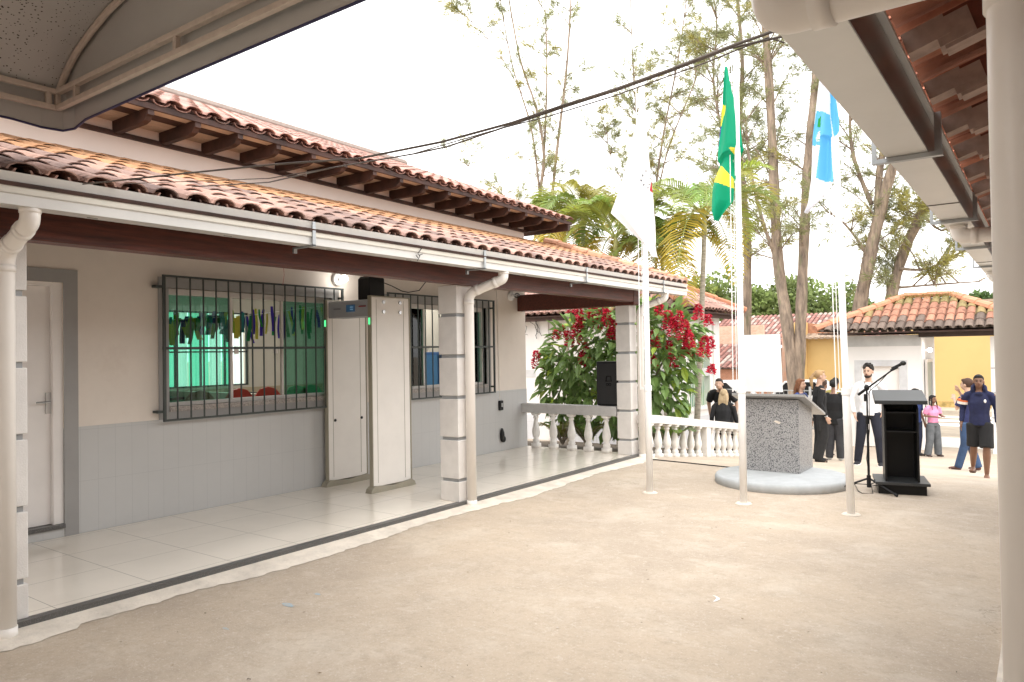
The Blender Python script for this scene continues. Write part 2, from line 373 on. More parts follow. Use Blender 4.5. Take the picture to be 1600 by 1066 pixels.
# ================================================================ roof tiles
HF = .54
def tile_cols(mb, base, across, up, length, ncol, pitch, course, colf, r0=.088, seed=1, n=7, under=True, th=.012, rch=None):
    rch = rch or r0*.92
    """barrel tiles: base = eave corner, across = unit vector along eave, up = unit vector up the slope"""
    rg = random.Random(seed); base, across, up = Vector(base), Vector(across), Vector(up)
    nrm = across.cross(up).normalized()
    if nrm.z < 0: nrm = -nrm
    nc = max(1, int(round(length/course)))
    def barrel(c0, c1, ra, rb, sgn, col, lift0, lift1):
        ja = rg.uniform(-.006, .006); vs = []
        for (c, r, lf, j) in ((c0, ra, lift0, ja), (c1, rb, lift1, 0)):
            for t in range(n):
                a = math.pi*t/(n-1); vs.append(c + across*(j + r*math.cos(a)) + nrm*(lf + sgn*r*HF*math.sin(a)))
        k = len(vs)
        for t in range(n):
            a = math.pi*t/(n-1); vs.append(c0 + across*(ja + (ra-th)*math.cos(a)) + nrm*(lift0 - (th if sgn < 0 else 0)*0 + sgn*(ra-th)*HF*math.sin(a)))
        for t in range(n):
            a = math.pi*t/(n-1); vs.append(c1 + across*((rb-th)*math.cos(a)) + nrm*(lift1 + sgn*(rb-th)*HF*math.sin(a)))
        fs = [(t, t+1, n+t+1, n+t) for t in range(n-1)] + [(t, t+1, k+t+1, k+t) for t in range(n-1)]
        fs += [(k+t, k+t+1, k+n+t+1, k+n+t) for t in range(n-1)]
        mb.add(vs, fs, col)
    for c in range(ncol):
        for k in range(nc):
            s0 = k*course; s1 = min(length, (k+1)*course + .05)
            o = base + across*(c*pitch)
            # channel tile (concave)
            barrel(o + up*(s0 - .0), o + up*s1, rch, rch, -1, colf(c, k, nc, rg, 0), .05 + .012, .05)
            # cover tile (convex)
            o2 = o + across*(pitch/2)
            jx = rg.uniform(-.012, .012)
            barrel(o2 + up*(s0 - .02 + jx), o2 + up*s1, r0, r0*.90, 1, colf(c, k, nc, rg, 1), .045 + .009, .045 - .004)
def col_old(c, k, nc, rg, cov):
    f = k/max(1, nc-1); d = rg.random()
    pink = Vector((.50, .31, .25)); dark = Vector((.19, .13, .115)); org = Vector((.50, .27, .14))
    if f > .6: v = org*rg.uniform(.85, 1.1)
    else: v = pink.lerp(org, f*.4)*rg.uniform(.7, 1.1)
    if f < .65 and d < .42: v = v.lerp(dark, rg.uniform(.4, .9))
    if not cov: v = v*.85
    return tuple(v)
def col_pink(c, k, nc, rg, cov):
    v = Vector((.50, .29, .24))*rg.uniform(.75, 1.15)
    if rg.random() < .25: v = v.lerp(Vector((.22, .16, .13)), rg.uniform(.3, .8))
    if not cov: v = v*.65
    return tuple(v)
def col_orange_shade(c, k, nc, rg, cov):  # eave course orange; courses above near-black, under-eave shade put into the tile colour
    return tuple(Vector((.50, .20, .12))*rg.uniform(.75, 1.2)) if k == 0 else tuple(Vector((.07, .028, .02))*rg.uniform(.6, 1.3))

# ================================================================ school building (left)
XW, XE = -6.87, -4.85
sb = thing('school_building', (XW, 5, 0), 'long low school building with tiled porch roof, beige walls and grey dado', 'building')
T = .16
openings = [(2.0, 2.87, .10, 2.185), (3.81, 5.83, 1.03, 2.20), (6.78, 8.80, 1.03, 2.20)]
def wall_with_holes(x0, x1, y0, y1, z0, z1, holes, mb):
    ysr = sorted({y0, y1} | {v for h in holes for v in h[:2] if y0 < v < y1})
    for a, b in zip(ysr, ysr[1:]):
        hs = sorted([h for h in holes if h[0] <= a+1e-6 and h[1] >= b-1e-6 and h[3] > z0 and h[2] < z1], key=lambda h: h[2]); z = z0
        for h in hs:
            if h[2] > z: mb.box(x0, x1, a, b, z, h[2])
            z = max(z, h[3])
        if z < z1: mb.box(x0, x1, a, b, z, z1)
m = MB(); wall_with_holes(XW-T, XW, -3, 9.85, .93, 3.05, openings, m)
part('wall', m, M['wall'], sb)
m = MB(); wall_with_holes(XW-T, XW+.004, -3, 9.853, -.3, .93, openings, m)
part('dado', m, M['dado'], sb, label='grey tiled lower wall')
m = MB().box(XW-T, XW, -3, 9.85, 3.05, 3.86); part('upper_wall', m, M['wall_top'], sb)
m = MB().box(XW-5, XW-T, 9.69, 9.85, -.6, 3.83); part('end_wall', m, M['wall_top'], sb)
# rooms behind the windows
m = MB().box(-11.7, -11.5, -3, 6.05, -.3, 2.9).box(-11.7, -11.5, 7.86, 9.69, -.3, 2.9).box(-11.7, -11.5, 6.05, 7.86, -.3, 1.02).box(-11.7, -11.5, 6.05, 7.86, 2.30, 2.9)
m.box(-11.5, XW-T, 2.7, 2.9, 0, 2.9).box(-11.5, XW-T, 9.6, 9.685, 0, 2.9).box(-11.5, XW-T, 6.22, 6.32, 0, 1.0)
part('room_wall', m, M['room'], sb)
part('room_lower_wall', MB().box(-11.495, -11.47, 2.9, 9.6, .06, .98), M['room_dado'], sb)
part('room_floor', MB().box(-11.5, XW-T, 2.9, 9.6, -.05, .05), mat('room_tiles', (.45, .42, .38), .3), sb)
part('room_ceiling', MB().box(-11.5, XW-T, 2.9, 9.6, 2.9, 3.0), M['white'], sb)
# back windows: teal curtains lit by daylight
teal = leafmat('teal_curtain', (.30, .80, .62), .85, .9, False); tealw = leafmat('pale_teal_curtain', (.80, .96, .90), .85, .9, False)
for (a, b, mt) in ((6.07, 6.55, teal), (6.55, 6.78, tealw), (6.78, 7.16, teal), (7.16, 7.40, tealw), (7.40, 7.62, teal), (7.62, 7.84, tealw)):
    m = MB(); k = 8
    for i in range(k):
        y0 = a+(b-a)*i/k; y1 = a+(b-a)*(i+1)/k; x0 = -11.60+.03*math.sin(i*2.2); x1 = -11.60+.03*math.sin((i+1)*2.2)
        m.add([(x0, y0, 1.0), (x1, y1, 1.0), (x1, y1, 2.3), (x0, y0, 2.3)], [(0, 1, 2, 3)])
    part('curtain', m, mt, sb)
m = MB()
for y in (6.07, 6.5, 6.95, 7.4, 7.83): m.box(-11.56, -11.53, y, y+.03, 1.03, 2.3)
for z in (1.02, 1.60, 2.27): m.box(-11.56, -11.53, 6.05, 7.86, z, z+.025)
part('back_window_frame', m, M['iron'], sb)

tl = thing('ceiling_tube_lamp', (-9.2, 6.0, 2.85), 'lit tube lamp on the classroom ceiling reflected in the window', 'lamp')
part('fitting', MB().box(-9.27, -9.13, 5.3, 6.7, 2.84, 2.895), M['white'], tl)
part('tube', MB().tube([(-9.2, 5.35, 2.81), (-9.2, 6.65, 2.81)], .018, 10), glow('tube_glow', (.95, 1, .98), 9), tl)
tl2 = bpy.data.lights.new('tube_light', 'AREA'); tl2.shape = 'RECTANGLE'; tl2.size = .1; tl2.size_y = 1.3; tl2.energy = 14; tl2.color = (1, .98, .93)
o = bpy.data.objects.new('tube_light', tl2); COL.objects.link(o); o.location = (-9.2, 6.0, 2.78)
t2_ = thing('ceiling_tube_lamp', (-9.0, 8.6, 2.85), 'tube lamp on the classroom ceiling behind the second barred window', 'lamp')  # made-up second tube, put in to brighten the dark end of the room
part('fitting', MB().box(-9.07, -8.93, 7.9, 9.3, 2.84, 2.895), M['white'], t2_); part('tube', MB().tube([(-9.0, 7.95, 2.81), (-9.0, 9.25, 2.81)], .018, 10), glow('tube_glow', (.95, 1, .98), 9), t2_)  # fitting and glowing tube of the added second lamp
o = bpy.data.objects.new('tube_light', tl2); COL.objects.link(o); o.location = (-9.0, 8.6, 2.78)  # fill light of the added second tube
# door
dr = part('door', MB().box(XW-.10, XW-.06, 2.03, 2.79, .115, 2.15), M['doorw'], sb, bevel=.003)
m = MB().box(XW-.14, XW-.01, 2.79, 2.87, .11, 2.185).box(XW-.14, XW-.01, 2.0, 2.79, 2.152, 2.185); part('frame', m, M['doorw'], dr, bevel=.004)
m = MB().box(XW, XW+.012, 2.87, 2.985, 0, 2.30).box(XW, XW+.012, 1.9, 2.87, 2.185, 2.30); part('surround', m, M['grey'], dr)
part('threshold', MB().box(XW-.14, XW+.03, 2.0, 2.87, .075, .112), M['granite_dk'], dr, bevel=.003)
hp = W(75, 630, 'x', XW-.055)
m = MB().box(hp.x, hp.x+.010, hp.y-.022, hp.y+.022, hp.z-.09, hp.z+.09).tube([(hp.x+.01, hp.y, hp.z+.01), (hp.x+.05, hp.y, hp.z+.01), (hp.x+.055, hp.y-.11, hp.z+.01)], .009, 8)
part('handle', m, M['steel'], dr)

# windows with grilles
def window(y0, y1, z0, z1, gy0, gy1):
    wd = part('window', MB().box(XW-T-.002, XW+.014, y0-.10, y0, z0-.10, z1+.10).box(XW-T-.002, XW+.014, y1, y1+.10, z0-.10, z1+.10).box(XW-T-.002, XW+.014, y0, y1, z1, z1+.10).box(XW-T-.002, XW+.014, y0, y1, z0-.10, z0-.03), M['grey'], sb)
    m = MB(); x0, x1 = XW-.13, XW-.05; yc = (y0+y1)/2; f = .035
    m.box(x0, x1, y0, y1, z1-.06, z1).box(x0, x1, y0, y1, z0+.02, z0+.055).box(x0, x1, y0, y0+f, z0+.055, z1-.06).box(x0, x1, y1-f, y1, z0+.055, z1-.06)
    part('frame', m, M['alu'], wd, bevel=.002)
    q = (y1-y0)/4
    for a, b, xx, gm, nm in ((y0+f, y0+q+.22, XW-.10, M['glass_g'], 'pane'), (y1-q-.12, y1-f, XW-.10, M['glass_g'], 'pane')):
        part('pane', MB().box(xx-.003, xx+.003, a, b, z0+.055, z1-.06), gm, wd)
    for yy in (y0+q+.22, y1-q-.12-.03): part('sash_stile', MB().box(XW-.115, XW-.085, yy, yy+.03, z0+.055, z1-.06), M['alu'], wd, bevel=.002)
    for yy in (y0+q+.26, y1-q-.26): part('sash_latch', MB().box(XW-.085, XW-.070, yy, yy+.05, z0+.52, z0+.60), M['doorw'], wd, bevel=.004)
    part('sill', MB().box(XW-T, XW+.03, y0, y1, z0-.03, z0+.02), mat('granite_sill', (.50, .44, .40), .5, var=.5, scale=90, col2=(.20, .18, .16)), wd, bevel=.002)
    gr = MB(); xg = XW+.09
    gr.box(xg-.012, xg+.012, gy0, gy1, z1+.095, z1+.115).box(xg-.012, xg+.012, gy0, gy1, z0-.115, z0-.095)
    gr.box(xg-.014, xg+.010, gy0, gy0+.024, z0-.115, z1+.115).box(xg-.014, xg+.010, gy1-.024, gy1, z0-.115, z1+.115)
    gr.box(xg-.018, xg+.006, gy0, gy1, 1.60, 1.625)
    n = 16
    for i in range(1, n):
        y = gy0+(gy1-gy0)*i/n; gr.box(xg-.006, xg+.008, y-.005, y+.005, z0-.10, z1+.10)
    for y in (gy0-.06, gy1-.02):
        for z in (z0-.02, z1): gr.box(XW, xg, y, y+.07 if y < gy0 else y+.02, z-.012, z+.012)
    part('grille', gr, M['iron'], wd)
window(3.81, 5.83, 1.03, 2.20, 3.71, 5.93)
window(6.78, 8.80, 1.03, 2.20, 6.66, 8.90)

# porch roof
up1 = Vector((-2.47, 0, .82)).normalized()
m = MB(); tile_cols(m, (-4.41, -1.2, 2.478), (0, 1, 0), up1, 2.62, 60, .196, .37, col_old, seed=4, rch=.072)
rf = part('porch_roof', m, M['tile'], sb, recalc=False)
m = MB(); rg = random.Random(9)
for i in range(9):   # verge ridge tiles at the far end
    t0 = i/9; t1 = (i+1.15)/9; a = Vector((-4.42, 10.60, 2.54)).lerp(Vector((-6.87, 10.5, 3.41)), t0); b = Vector((-4.42, 10.60, 2.54)).lerp(Vector((-6.87, 10.5, 3.41)), min(1, t1))
    m.tube([a+Vector((0,0,.015)), b], [(.10, .075), (.085, .065)], 10, tint=tuple(Vector((.62, .34, .22))*rg.uniform(.8, 1.15)))
part('verge_tile', m, M['tile'], rf)
m = MB().obox((-5.62, 4.7, 2.86), (-1.24, 0, .41), (0, 5.85, 0), (.003, 0, .010)); part('soffit', m, M['wood_dk'], rf)
for i in range(13):
    y = -.6 + i*.88
    part('rafter', MB().obox((-5.68, y, 2.79), (-1.20, 0, .398), (0, .03, 0), (.014, 0, .05)), M['wood_dk'], rf)
part('porch_beam', MB().box(-4.94, -4.80, -1.5, 9.62, 2.225, 2.50), M['wood'], sb, bevel=.006)
part('porch_beam', MB().box(-6.865, -4.80, 9.625, 9.80, 2.18, 2.44).box(-6.865, -6.70, 9.0, 9.62, 2.5, 2.7), M['wood'], sb, bevel=.006)
# pillars with grey joints
M['joint'] = mat('joint_grey', (.36, .37, .38), .7, var=.1)
def pillar(x0, x1, y0, y1, z0, z1, parent, steps):
    p = part('pillar', MB().box(x0+.02, x1-.02, y0+.02, y1-.02, z0, z1), M['joint'], parent, label='square white pillar with grey joints')
    m = MB()
    for a, b in steps: m.box(x0, x1, y0, y1, a, b)
    part('block', m, M['plaster'], p, bevel=.006)
def steps(z0, z1, first=.20, step=.425, gap=.035):
    s = [(z0, z0+first)]; z = z0+first+gap
    while z < z1-.02: s.append((z, min(z1, z+step-gap))); z += step
    return s
pillar(-5.13, -4.90, 1.62, 1.85, -.02, 2.224, sb, steps(0, 2.224))
pillar(-5.13, -4.88, 5.77, 6.02, -.02, 2.224, sb, steps(0, 2.224))
pillar(-5.13, -4.90, 9.68, 9.90, -.02, 2.224, sb, steps(0, 2.224))
# gutter
gt = MB()
prof = [(-4.535, 2.52), (-4.535, 2.345), (-4.405, 2.345), (-4.402, 2.40), (-4.392, 2.405), (-4.392, 2.455), (-4.402, 2.46), (-4.385, 2.515), (-4.398, 2.518), (-4.412, 2.465), (-4.415, 2.357), (-4.522, 2.357), (-4.522, 2.52)]
gt.prism(prof, 'y', -1.5, 10.62)
gu = part('gutter', gt, M['galv'], sb, label='white box gutter along the porch eave')
part('band', MB().box(-4.3925, -4.3895, -1.5, 10.60, 2.407, 2.453), M['galv_band'], gu)
for y in (-.4, 3.56, 5.62, 7.58, 9.75):
    m = MB().box(-4.392, -4.380, y-.014, y+.014, 2.335, 2.515).box(-4.60, -4.380, y-.014, y+.014, 2.332, 2.345).box(-4.62, -4.60, y-.014, y+.014, 2.30, 2.345)
    part('bracket', m, M['bracket'], gu)
# downpipes
def elbowpipe(pts, r, n=18, k=6):
    """a polyline with rounded corners"""
    pts = [Vector(p) for p in pts]; out = [pts[0]]
    for a, b, c in zip(pts, pts[1:], pts[2:]):
        rr_ = min(r*1.7, (b-a).length*.45, (c-b).length*.45); p0 = b+(a-b).normalized()*rr_; p1 = b+(c-b).normalized()*rr_
        for i in range(k+1): t = i/k; out.append(p0.lerp(b, t).lerp(b.lerp(p1, t), t))
    out.append(pts[-1]); return MB().tube(out, r, n)
def downpipe(parent, xo, yo, xp, yp, zt, zb, r=.05, drop=.13):
    b = Vector((xo, yo, zt-.075)); c = Vector((xp, yp, zt-.075-drop))
    o = part('downpipe', elbowpipe([(xo, yo, zt+.01), b, c, (xp, yp, zb)], r), M['pvc'], parent, smooth=True)
    d = (c-b).normalized()
    for a_, b_, e_ in [(p-d*.022, p+d*.022, .005) for p in (b+d*.095, c-d*.10)] + [((xp, yp, c.z-.115), (xp, yp, c.z-.075), .005), ((xo, yo, zt-.025), (xo, yo, zt), .004), ((xp, yp, zb), (xp, yp, zb+.07), .004)]: part('coupling', MB().tube([a_, b_], r+e_, 22), M['pvc'], o, smooth=R(40))
downpipe(sb, -4.46, 1.70, -4.80, 1.70, 2.345, -.06)
downpipe(sb, -4.46, 6.02, -4.82, 5.90, 2.345, -.06)
downpipe(sb, -4.46, 9.95, -4.81, 9.84, 2.345, -.06)
# upper roof
up2 = Vector((-4.0, 0, 1.60)).normalized()
m = MB(); tile_cols(m, (-6.22, -1.5, 3.60), (0, 1, 0), up2, 4.2, 60, .196, .37, col_pink, seed=12)
for v in m.v: v.z += .105-.0135*(v.y-3.2)
ur = part('upper_roof', m, M['tile'], sb, recalc=False)
part('ridge', MB().tube([(-10.1, -1.5, 5.40), (-10.1, 10.4, 5.24)], [(.11, .09)]*2, 10, tint=(.30, .24, .21)), M['tile_clean'], ur)
def lift(mb):
    for v in mb.v: v.z += .105-.0135*(v.y-3.2)
    return mb
for k in range(4):
    x0_ = -6.26-.155*k; part('eave_board', lift(MB().box(x0_-.145, x0_, -1.4, 10.2, 3.592, 3.606)), M['board'] if k != 1 else M['wood_dk'], ur)
part('wall_plate', lift(MB().box(-6.87, -6.83, -1.4, 9.9, 3.46, 3.50).box(-6.25, -6.225, -1.4, 10.3, 3.575, 3.625)), M['wood_dk'], ur)
for i in range(27):
    y = -1.50 + i*.4385
    if y > 10.15: break
    mbr = MB(); vs = []
    for yy in (-.028, .028): vs += [(x, y+yy, z) for x, z in ((-6.24, 3.590), (-7.0, 3.590), (-7.0, 3.475), (-6.36, 3.475), (-6.30, 3.49), (-6.27, 3.52), (-6.24, 3.53))]
    mbr.add(vs, [tuple(range(7)), tuple(range(13, 6, -1))]+[(t, t+7, (t+1) % 7+7, (t+1) % 7) for t in range(7)])
    part('rafter', lift(mbr), M['wood_dk'], ur)
part('end_rafter', lift(MB().box(-7.6, -6.24, 10.20, 10.26, 3.48, 3.62)), M['wood_dk'], ur)
# ================================================================ right wing
rw = thing('school_wing', (0.0, 5, 0), 'right hand wing seen from under its tiled eave with wide white gutter', 'building')
gt = MB(); profr = [(-.545, 2.52), (-.545, 2.34), (-.385, 2.34), (-.385, 2.50), (-.362, 2.50), (-.362, 2.512), (-.397, 2.512), (-.397, 2.352), (-.533, 2.352), (-.533, 2.52)]
gt.prism(profr, 'y', 1.0, 10.4)
gr_ = part('gutter', gt, M['galv'], rw, label='wide white gutter seen from below')
part('inner_shade_strip', MB().box(-.3845, -.382, 1.0, 10.4, 2.341, 2.492), mat('shade_dark_metal', (.16, .14, .13), .28, metal=.8, var=.2), gr_)  # dark strip over the gutter's white inner face, its shade put into the colour
seam = mat('gutter_seam', (.12, .11, .10), .7)
for y in (4.9, 8.6): part('seam', MB().box(-.547, -.382, y, y+.012, 2.336, 2.3395), seam, gr_)
for y in (3.55, 5.55, 7.2, 9.0):
    m = MB().box(-.60, -.33, y-.016, y+.016, 2.318, 2.337).box(-.60, -.585, y-.016, y+.016, 2.337, 2.47).box(-.36, -.335, y-.016, y+.016, 2.337, 2.50)
    part('bracket', m, M['bracket'], gr_)
up3 = Vector((2.4, 0, .78)).normalized()
m = MB(); tile_cols(m, (-.36, -6, 2.52), (0, 1, 0), up3, 3.0, 80, .20, .34, col_orange_shade, seed=5, th=.014)
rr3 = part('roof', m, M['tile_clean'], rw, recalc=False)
M['wing_wood'] = mat('reddish_rafter', (.20, .055, .032), .6, var=.3, scale=4, stretch=(1, 6, 6)); M['pale_edge'] = mat('pale_rafter_edge', (.42, .30, .25), .8, var=.2, scale=12)  # rafter undersides and tail blocks paler than the rafter sides
for i in range(20):
    y = 10.1-i*.535 + (.0 if i % 2 else .01)
    if y < -5: break
    rf_ = part('rafter', MB().obox(Vector((-.30, y, 2.462))+up3*1.36, up3*1.30, (0, .034, 0), (-.014, 0, .045)), M['wing_wood'], rr3)
    m = MB().obox(Vector((-.30, y, 2.462))+up3*1.36+Vector((.016, 0, -.052)), up3*1.30, (0, .036, 0), (-.002, 0, .006)).obox(Vector((-.30, y, 2.475))+up3*.02, up3*.06, (0, .042, 0), (-.010, 0, .032)).obox(Vector((-.30, y, 2.455))+up3*.10, up3*.05, (0, .040, 0), (-.012, 0, .040))
    part('rafter_tail', m, M['pale_edge'], rf_)
for i in range(7):
    p = Vector((-.36, 5.2, 2.50)) + up3*(.34+.4*i) - Vector((0, 0, .018)); part('batten', MB().obox(p, up3*.02, (0, 4.9, 0), (-.006, 0, .018)), M['wood_dk'], rr3)
part('wall', MB().box(2.2, 2.4, -6, 10.2, -.3, 3.1), M['wall'], rw)
part('light_block_wall', MB().box(-5.2, 2.4, -6.8, -6.6, -.3, 4.2), M['wall'], rw)  # added unseen wall behind the camera to cut light; wing and canopy lengthened likewise
part('beam', MB().box(.22, .34, .4, 10.2, 2.25, 2.52), M['wood'], rw)
for y in (1.75, 5.9, 9.9): pillar(.14, .38, y-.12, y+.12, -.06, 2.25, rw, steps(-.06, 2.25))
downpipe(rw, -.465, 1.66, -.024, 1.66, 2.34, -.06, r=.055, drop=.0)
downpipe(rw, -.465, 5.85, .05, 5.85, 2.34, -.06, drop=.02)
downpipe(rw, -.465, 9.8, .05, 9.8, 2.34, -.06, drop=.02)
struct('wing_kerb', MB().box(-.22, 2.3, -2, 10.0, -.2, -.035), M['strip'])

crk = MB()
for pts in (((652, 408), (656, 400), (653, 396), (659, 388)), ((653, 403), (650, 399)), ((655, 399), (660, 397))): crk.tube([W(x, y, 'x', -4.386) for x, y in pts], .0035, 5)
part('gutter_crack', crk, M['black'], gu)
# ================================================================ canopy
M['canopy'] = mat('canopy_fabric', (.50, .50, .485), .75, var=.06, scale=.7, bump=.08, bscale=200)
def speckle():
    m = mat('mildew_fabric', (.52, .52, .51), .75, var=.08, scale=.8); t = m.node_tree; N = t.nodes; L = t.links; b = N['Principled BSDF']
    src = b.inputs['Base Color'].links[0].from_socket
    geo = N.new('ShaderNodeNewGeometry'); v = N.new('ShaderNodeTexVoronoi'); v.inputs['Scale'].default_value = 52; L.new(geo.outputs['Position'], v.inputs[0])
    n = N.new('ShaderNodeTexNoise'); n.inputs['Scale'].default_value = 3.2; n.inputs['Detail'].default_value = 4; L.new(geo.outputs['Position'], n.inputs[0])
    r = N.new('ShaderNodeMapRange'); r.inputs[1].default_value = .30; r.inputs[2].default_value = .70; r.inputs[3].default_value = .08; r.inputs[4].default_value = .30; L.new(n.outputs[0], r.inputs[0])
    lt = N.new('ShaderNodeMath'); lt.operation = 'LESS_THAN'; L.new(v.outputs['Distance'], lt.inputs[0]); L.new(r.outputs[0], lt.inputs[1])
    mm = N.new('ShaderNodeMix'); mm.data_type = 'RGBA'; L.new(lt.outputs[0], mm.inputs[0]); L.new(src, mm.inputs[6]); mm.inputs[7].default_value = (.05, .045, .04, 1)
    L.new(mm.outputs[2], b.inputs['Base Color']); return m
M['mildew'] = speckle(); M['tube'] = mat('canopy_tube', (.62, .54, .47), .5, var=.08, scale=20)
M['trim'] = mat('navy_trim', (.03, .03, .10), .6)
cx0, cx1, cy0, cy1, cz = -4.73, -.95, -6.5, 1.97, 2.90
cn = thing('fabric_canopy', (cx0, cy1, cz), 'grey barrel vaulted fabric canopy on pale tubes overhead with navy edging', 'canopy')
xm, ra, rz = (cx0+cx1)/2, (cx1-cx0)/2, 1.05
hp_ = [(.0, -.03), (.04, .03), (.087, .075), (.16, .13), (.252, .185), (.446, .262), (.63, .318), (.805, .352), (1.0, .385), (1.3, .415), (1.6, .435), (1.89, .44)]
arc = [(cx0+a-(.024 if a == 0 else 0), cz+.20+b) for a, b in hp_] + [(cx1-a, cz+.20+b) for a, b in hp_[-2::-1]]
m = MB(); ny = 12; NA = len(arc)
for i in range(ny+1):
    y = cy1+.012+(cy0-cy1)*i/ny
    for x, z in arc: m.v.append(Vector((x, y, z+.02)))
for i in range(ny):
    for j in range(NA-1): m.f.append([i*NA+j, i*NA+j+1, (i+1)*NA+j+1, (i+1)*NA+j]); m.mi.append(0)
part('vault_fabric', m, M['mildew'], cn, smooth=True, label='mildew speckled vault fabric')
m = MB(); o = [(x, cy1+.01, z+.02) for x, z in arc]; m.add([(cx0, cy1+.01, cz+.10)]+o+[(cx1, cy1+.01, cz+.10)], [tuple(range(NA+2))])
part('end_panel', m, M['canopy'], cn)
m = MB(); s = []
rngc = [(cx0-.02, cy0), (cx0-.02, cy1-.25), (cx0-.01, cy1-.1), (cx0+.03, cy1+.0), (cx0+.10, cy1+.035), (cx0+.25, cy1+.03), (cx0+1.2, cy1+.03), (cx0+2.4, cy1+.03), (cx1+.02, cy1+.03)]
def trimz(i): return cz + (.0, .0, -.015, -.02, -.012, .012, .02, .02, .02)[i] - .0
for i, (x, y) in enumerate(rngc): m.v += [Vector((x, y, cz+.28)), Vector((x, y, trimz(i)))]
for i in range(len(rngc)-1): m.f.append([2*i, 2*i+1, 2*i+3, 2*i+2]); m.mi.append(0)
part('valance', m, M['canopy'], cn)
part('navy_trim', MB().tube([(x, y, trimz(i)) for i, (x, y) in enumerate(rngc)], .007, 8), M['trim'], cn)
def frame_bar(a, b, w=.03): part('frame_tube', MB().bar(a, b, w), M['tube'], cn, bevel=.003)
for z in (cz+.105, cz+.20):
    frame_bar((cx0+.03, cy1-.03, z), (cx1-.03, cy1-.03, z)); frame_bar((cx0+.03, cy1-.03, z), (cx0+.03, cy0, z))
for x in (cx0+.03, cx0+.27, cx0+1.33, cx0+2.4): frame_bar((x, cy1-.03, cz+.12), (x, cy1-.03, cz+.185), .028)
for y in (cy1-.05, cy1-1.2): frame_bar((cx0+.03, y-.03, cz+.12), (cx0+.03, y-.03, cz+.185), .028)
m = MB().tube([(x, cy1-.02, z-.0) for x, z in arc], .018, 8); part('arch_tube', m, M['tube'], cn)
m = MB().tube([(x, cy1-2.6, z-.0) for x, z in arc], .018, 8); part('arch_tube', m, M['tube'], cn)

# ================================================================ metal detector
det = thing('metal_detector', (-6.42, 5.95, 0), 'beige walk-through metal detector gate standing on the porch', 'metal detector')
M['det'] = mat('detector_panel', (.86, .82, .77), .4, var=.03); M['olive'] = mat('detector_edge', (.33, .30, .23), .45, var=.1)
for xa, xb, ht in ((-6.80, -6.752, 2.155), (-6.062, -6.014, 2.165)):
    pn = part('side_panel', MB().box(xa, xb, 5.66, 6.25, .06, ht), M['det'], det, bevel=.008)
    m = MB().box(xa-.004, xb+.004, 5.650, 5.662, .04, ht+.012).box(xa-.004, xb+.004, 6.25, 6.268, .04, ht+.012).box(xa-.004, xb+.004, 5.662, 6.25, ht, ht+.012)
    part('edge_trim', m, M['olive'], pn, bevel=.003)
    m = MB(); xc = (xa+xb)/2; y0, y1 = 5.60, 6.31
    m.prism([(y0, 0), (y1, 0), (y1-.02, .045), (6.24, .075), (5.95, .045), (5.67, .075), (y0+.02, .045)], 'x', xc-.048, xc+.048)
    part('foot', m, M['olive'], pn, bevel=.003)
    part('status_light', MB().box(xc-.012, xc+.012, 5.646, 5.6505, 1.855, 1.93), glow('green_led', (.06, .55, .18), .9), pn)
    part('panel_seam', MB().box(xb, xb+.0015, 6.155, 6.161, .1, ht-.03).box(xb, xb+.0015, 5.73, 5.735, .1, ht-.03), M['olive'], pn)
    if xa < -6.5:
        for yy in (5.76, 6.17): part('screw_cap', MB().tube([(xb, yy, .76), (xb+.008, yy, .76)], .017, 12), M['black'], pn)
    else:
        for yy in (5.84, 6.10):
            for zz in (2.11, 2.00): part('screw_cap', MB().tube([(xb, yy, zz), (xb+.012, yy, zz)], .021, 12), M['steel'], pn)
cb = part('crossbar', MB().box(-6.752, -6.062, 5.68, 5.90, 1.95, 2.14), mat('detector_console', (.36, .36, .38), .5, var=.03), det, bevel=.005)
part('display', MB().box(-6.44, -6.30, 5.672, 5.6795, 2.01, 2.09), glow('lcd_blue', (.03, .08, .15), .12), cb)
part('display_readout', MB().box(-6.37, -6.325, 5.669, 5.6715, 2.06, 2.066).box(-6.37, -6.325, 5.669, 5.6715, 2.035, 2.041), glow('lcd_text', (.2, .35, .5), .3), cb)
m = MB()
for i in range(7): m.box(-6.235+i*.017, -6.223+i*.017, 5.673, 5.6795, 2.058, 2.072)
part('red_lettering', m, mat('red_ink', (.30, .03, .04), .5), cb)
m = MB()
for z in (2.045, 2.055): m.box(-6.66, -6.54, 5.675, 5.6795, z, z+.003)
part('lettering', m, M['black'], cb)
# black box on top
bx = MB(); bx.prism([(5.74, 2.142), (5.98, 2.142), (5.98, 2.39), (5.95, 2.415), (5.78, 2.415), (5.74, 2.38)], 'x', -6.32, -6.13)
single('power_case', bx, M['black'], 'black plastic case lying on top of the metal detector', 'case', (-6.27, 5.86, 2.14), bevel=.012)
p0 = Vector((-6.13, 5.85, 2.37)); cw = [p0, W(612, 447, 'y', 5.95), W(628, 455, 'y', 5.95), W(638, 457, 'y', 5.95), W(655, 454, 'y', 5.95), W(665, 441, 'y', 5.9), W(668, 436, 'y', 5.9)]
single('power_cable', MB().tube(cw, .005, 6), M['black'], 'thin black cable sagging from the case on the detector up to the beam', 'cable', cw[3])

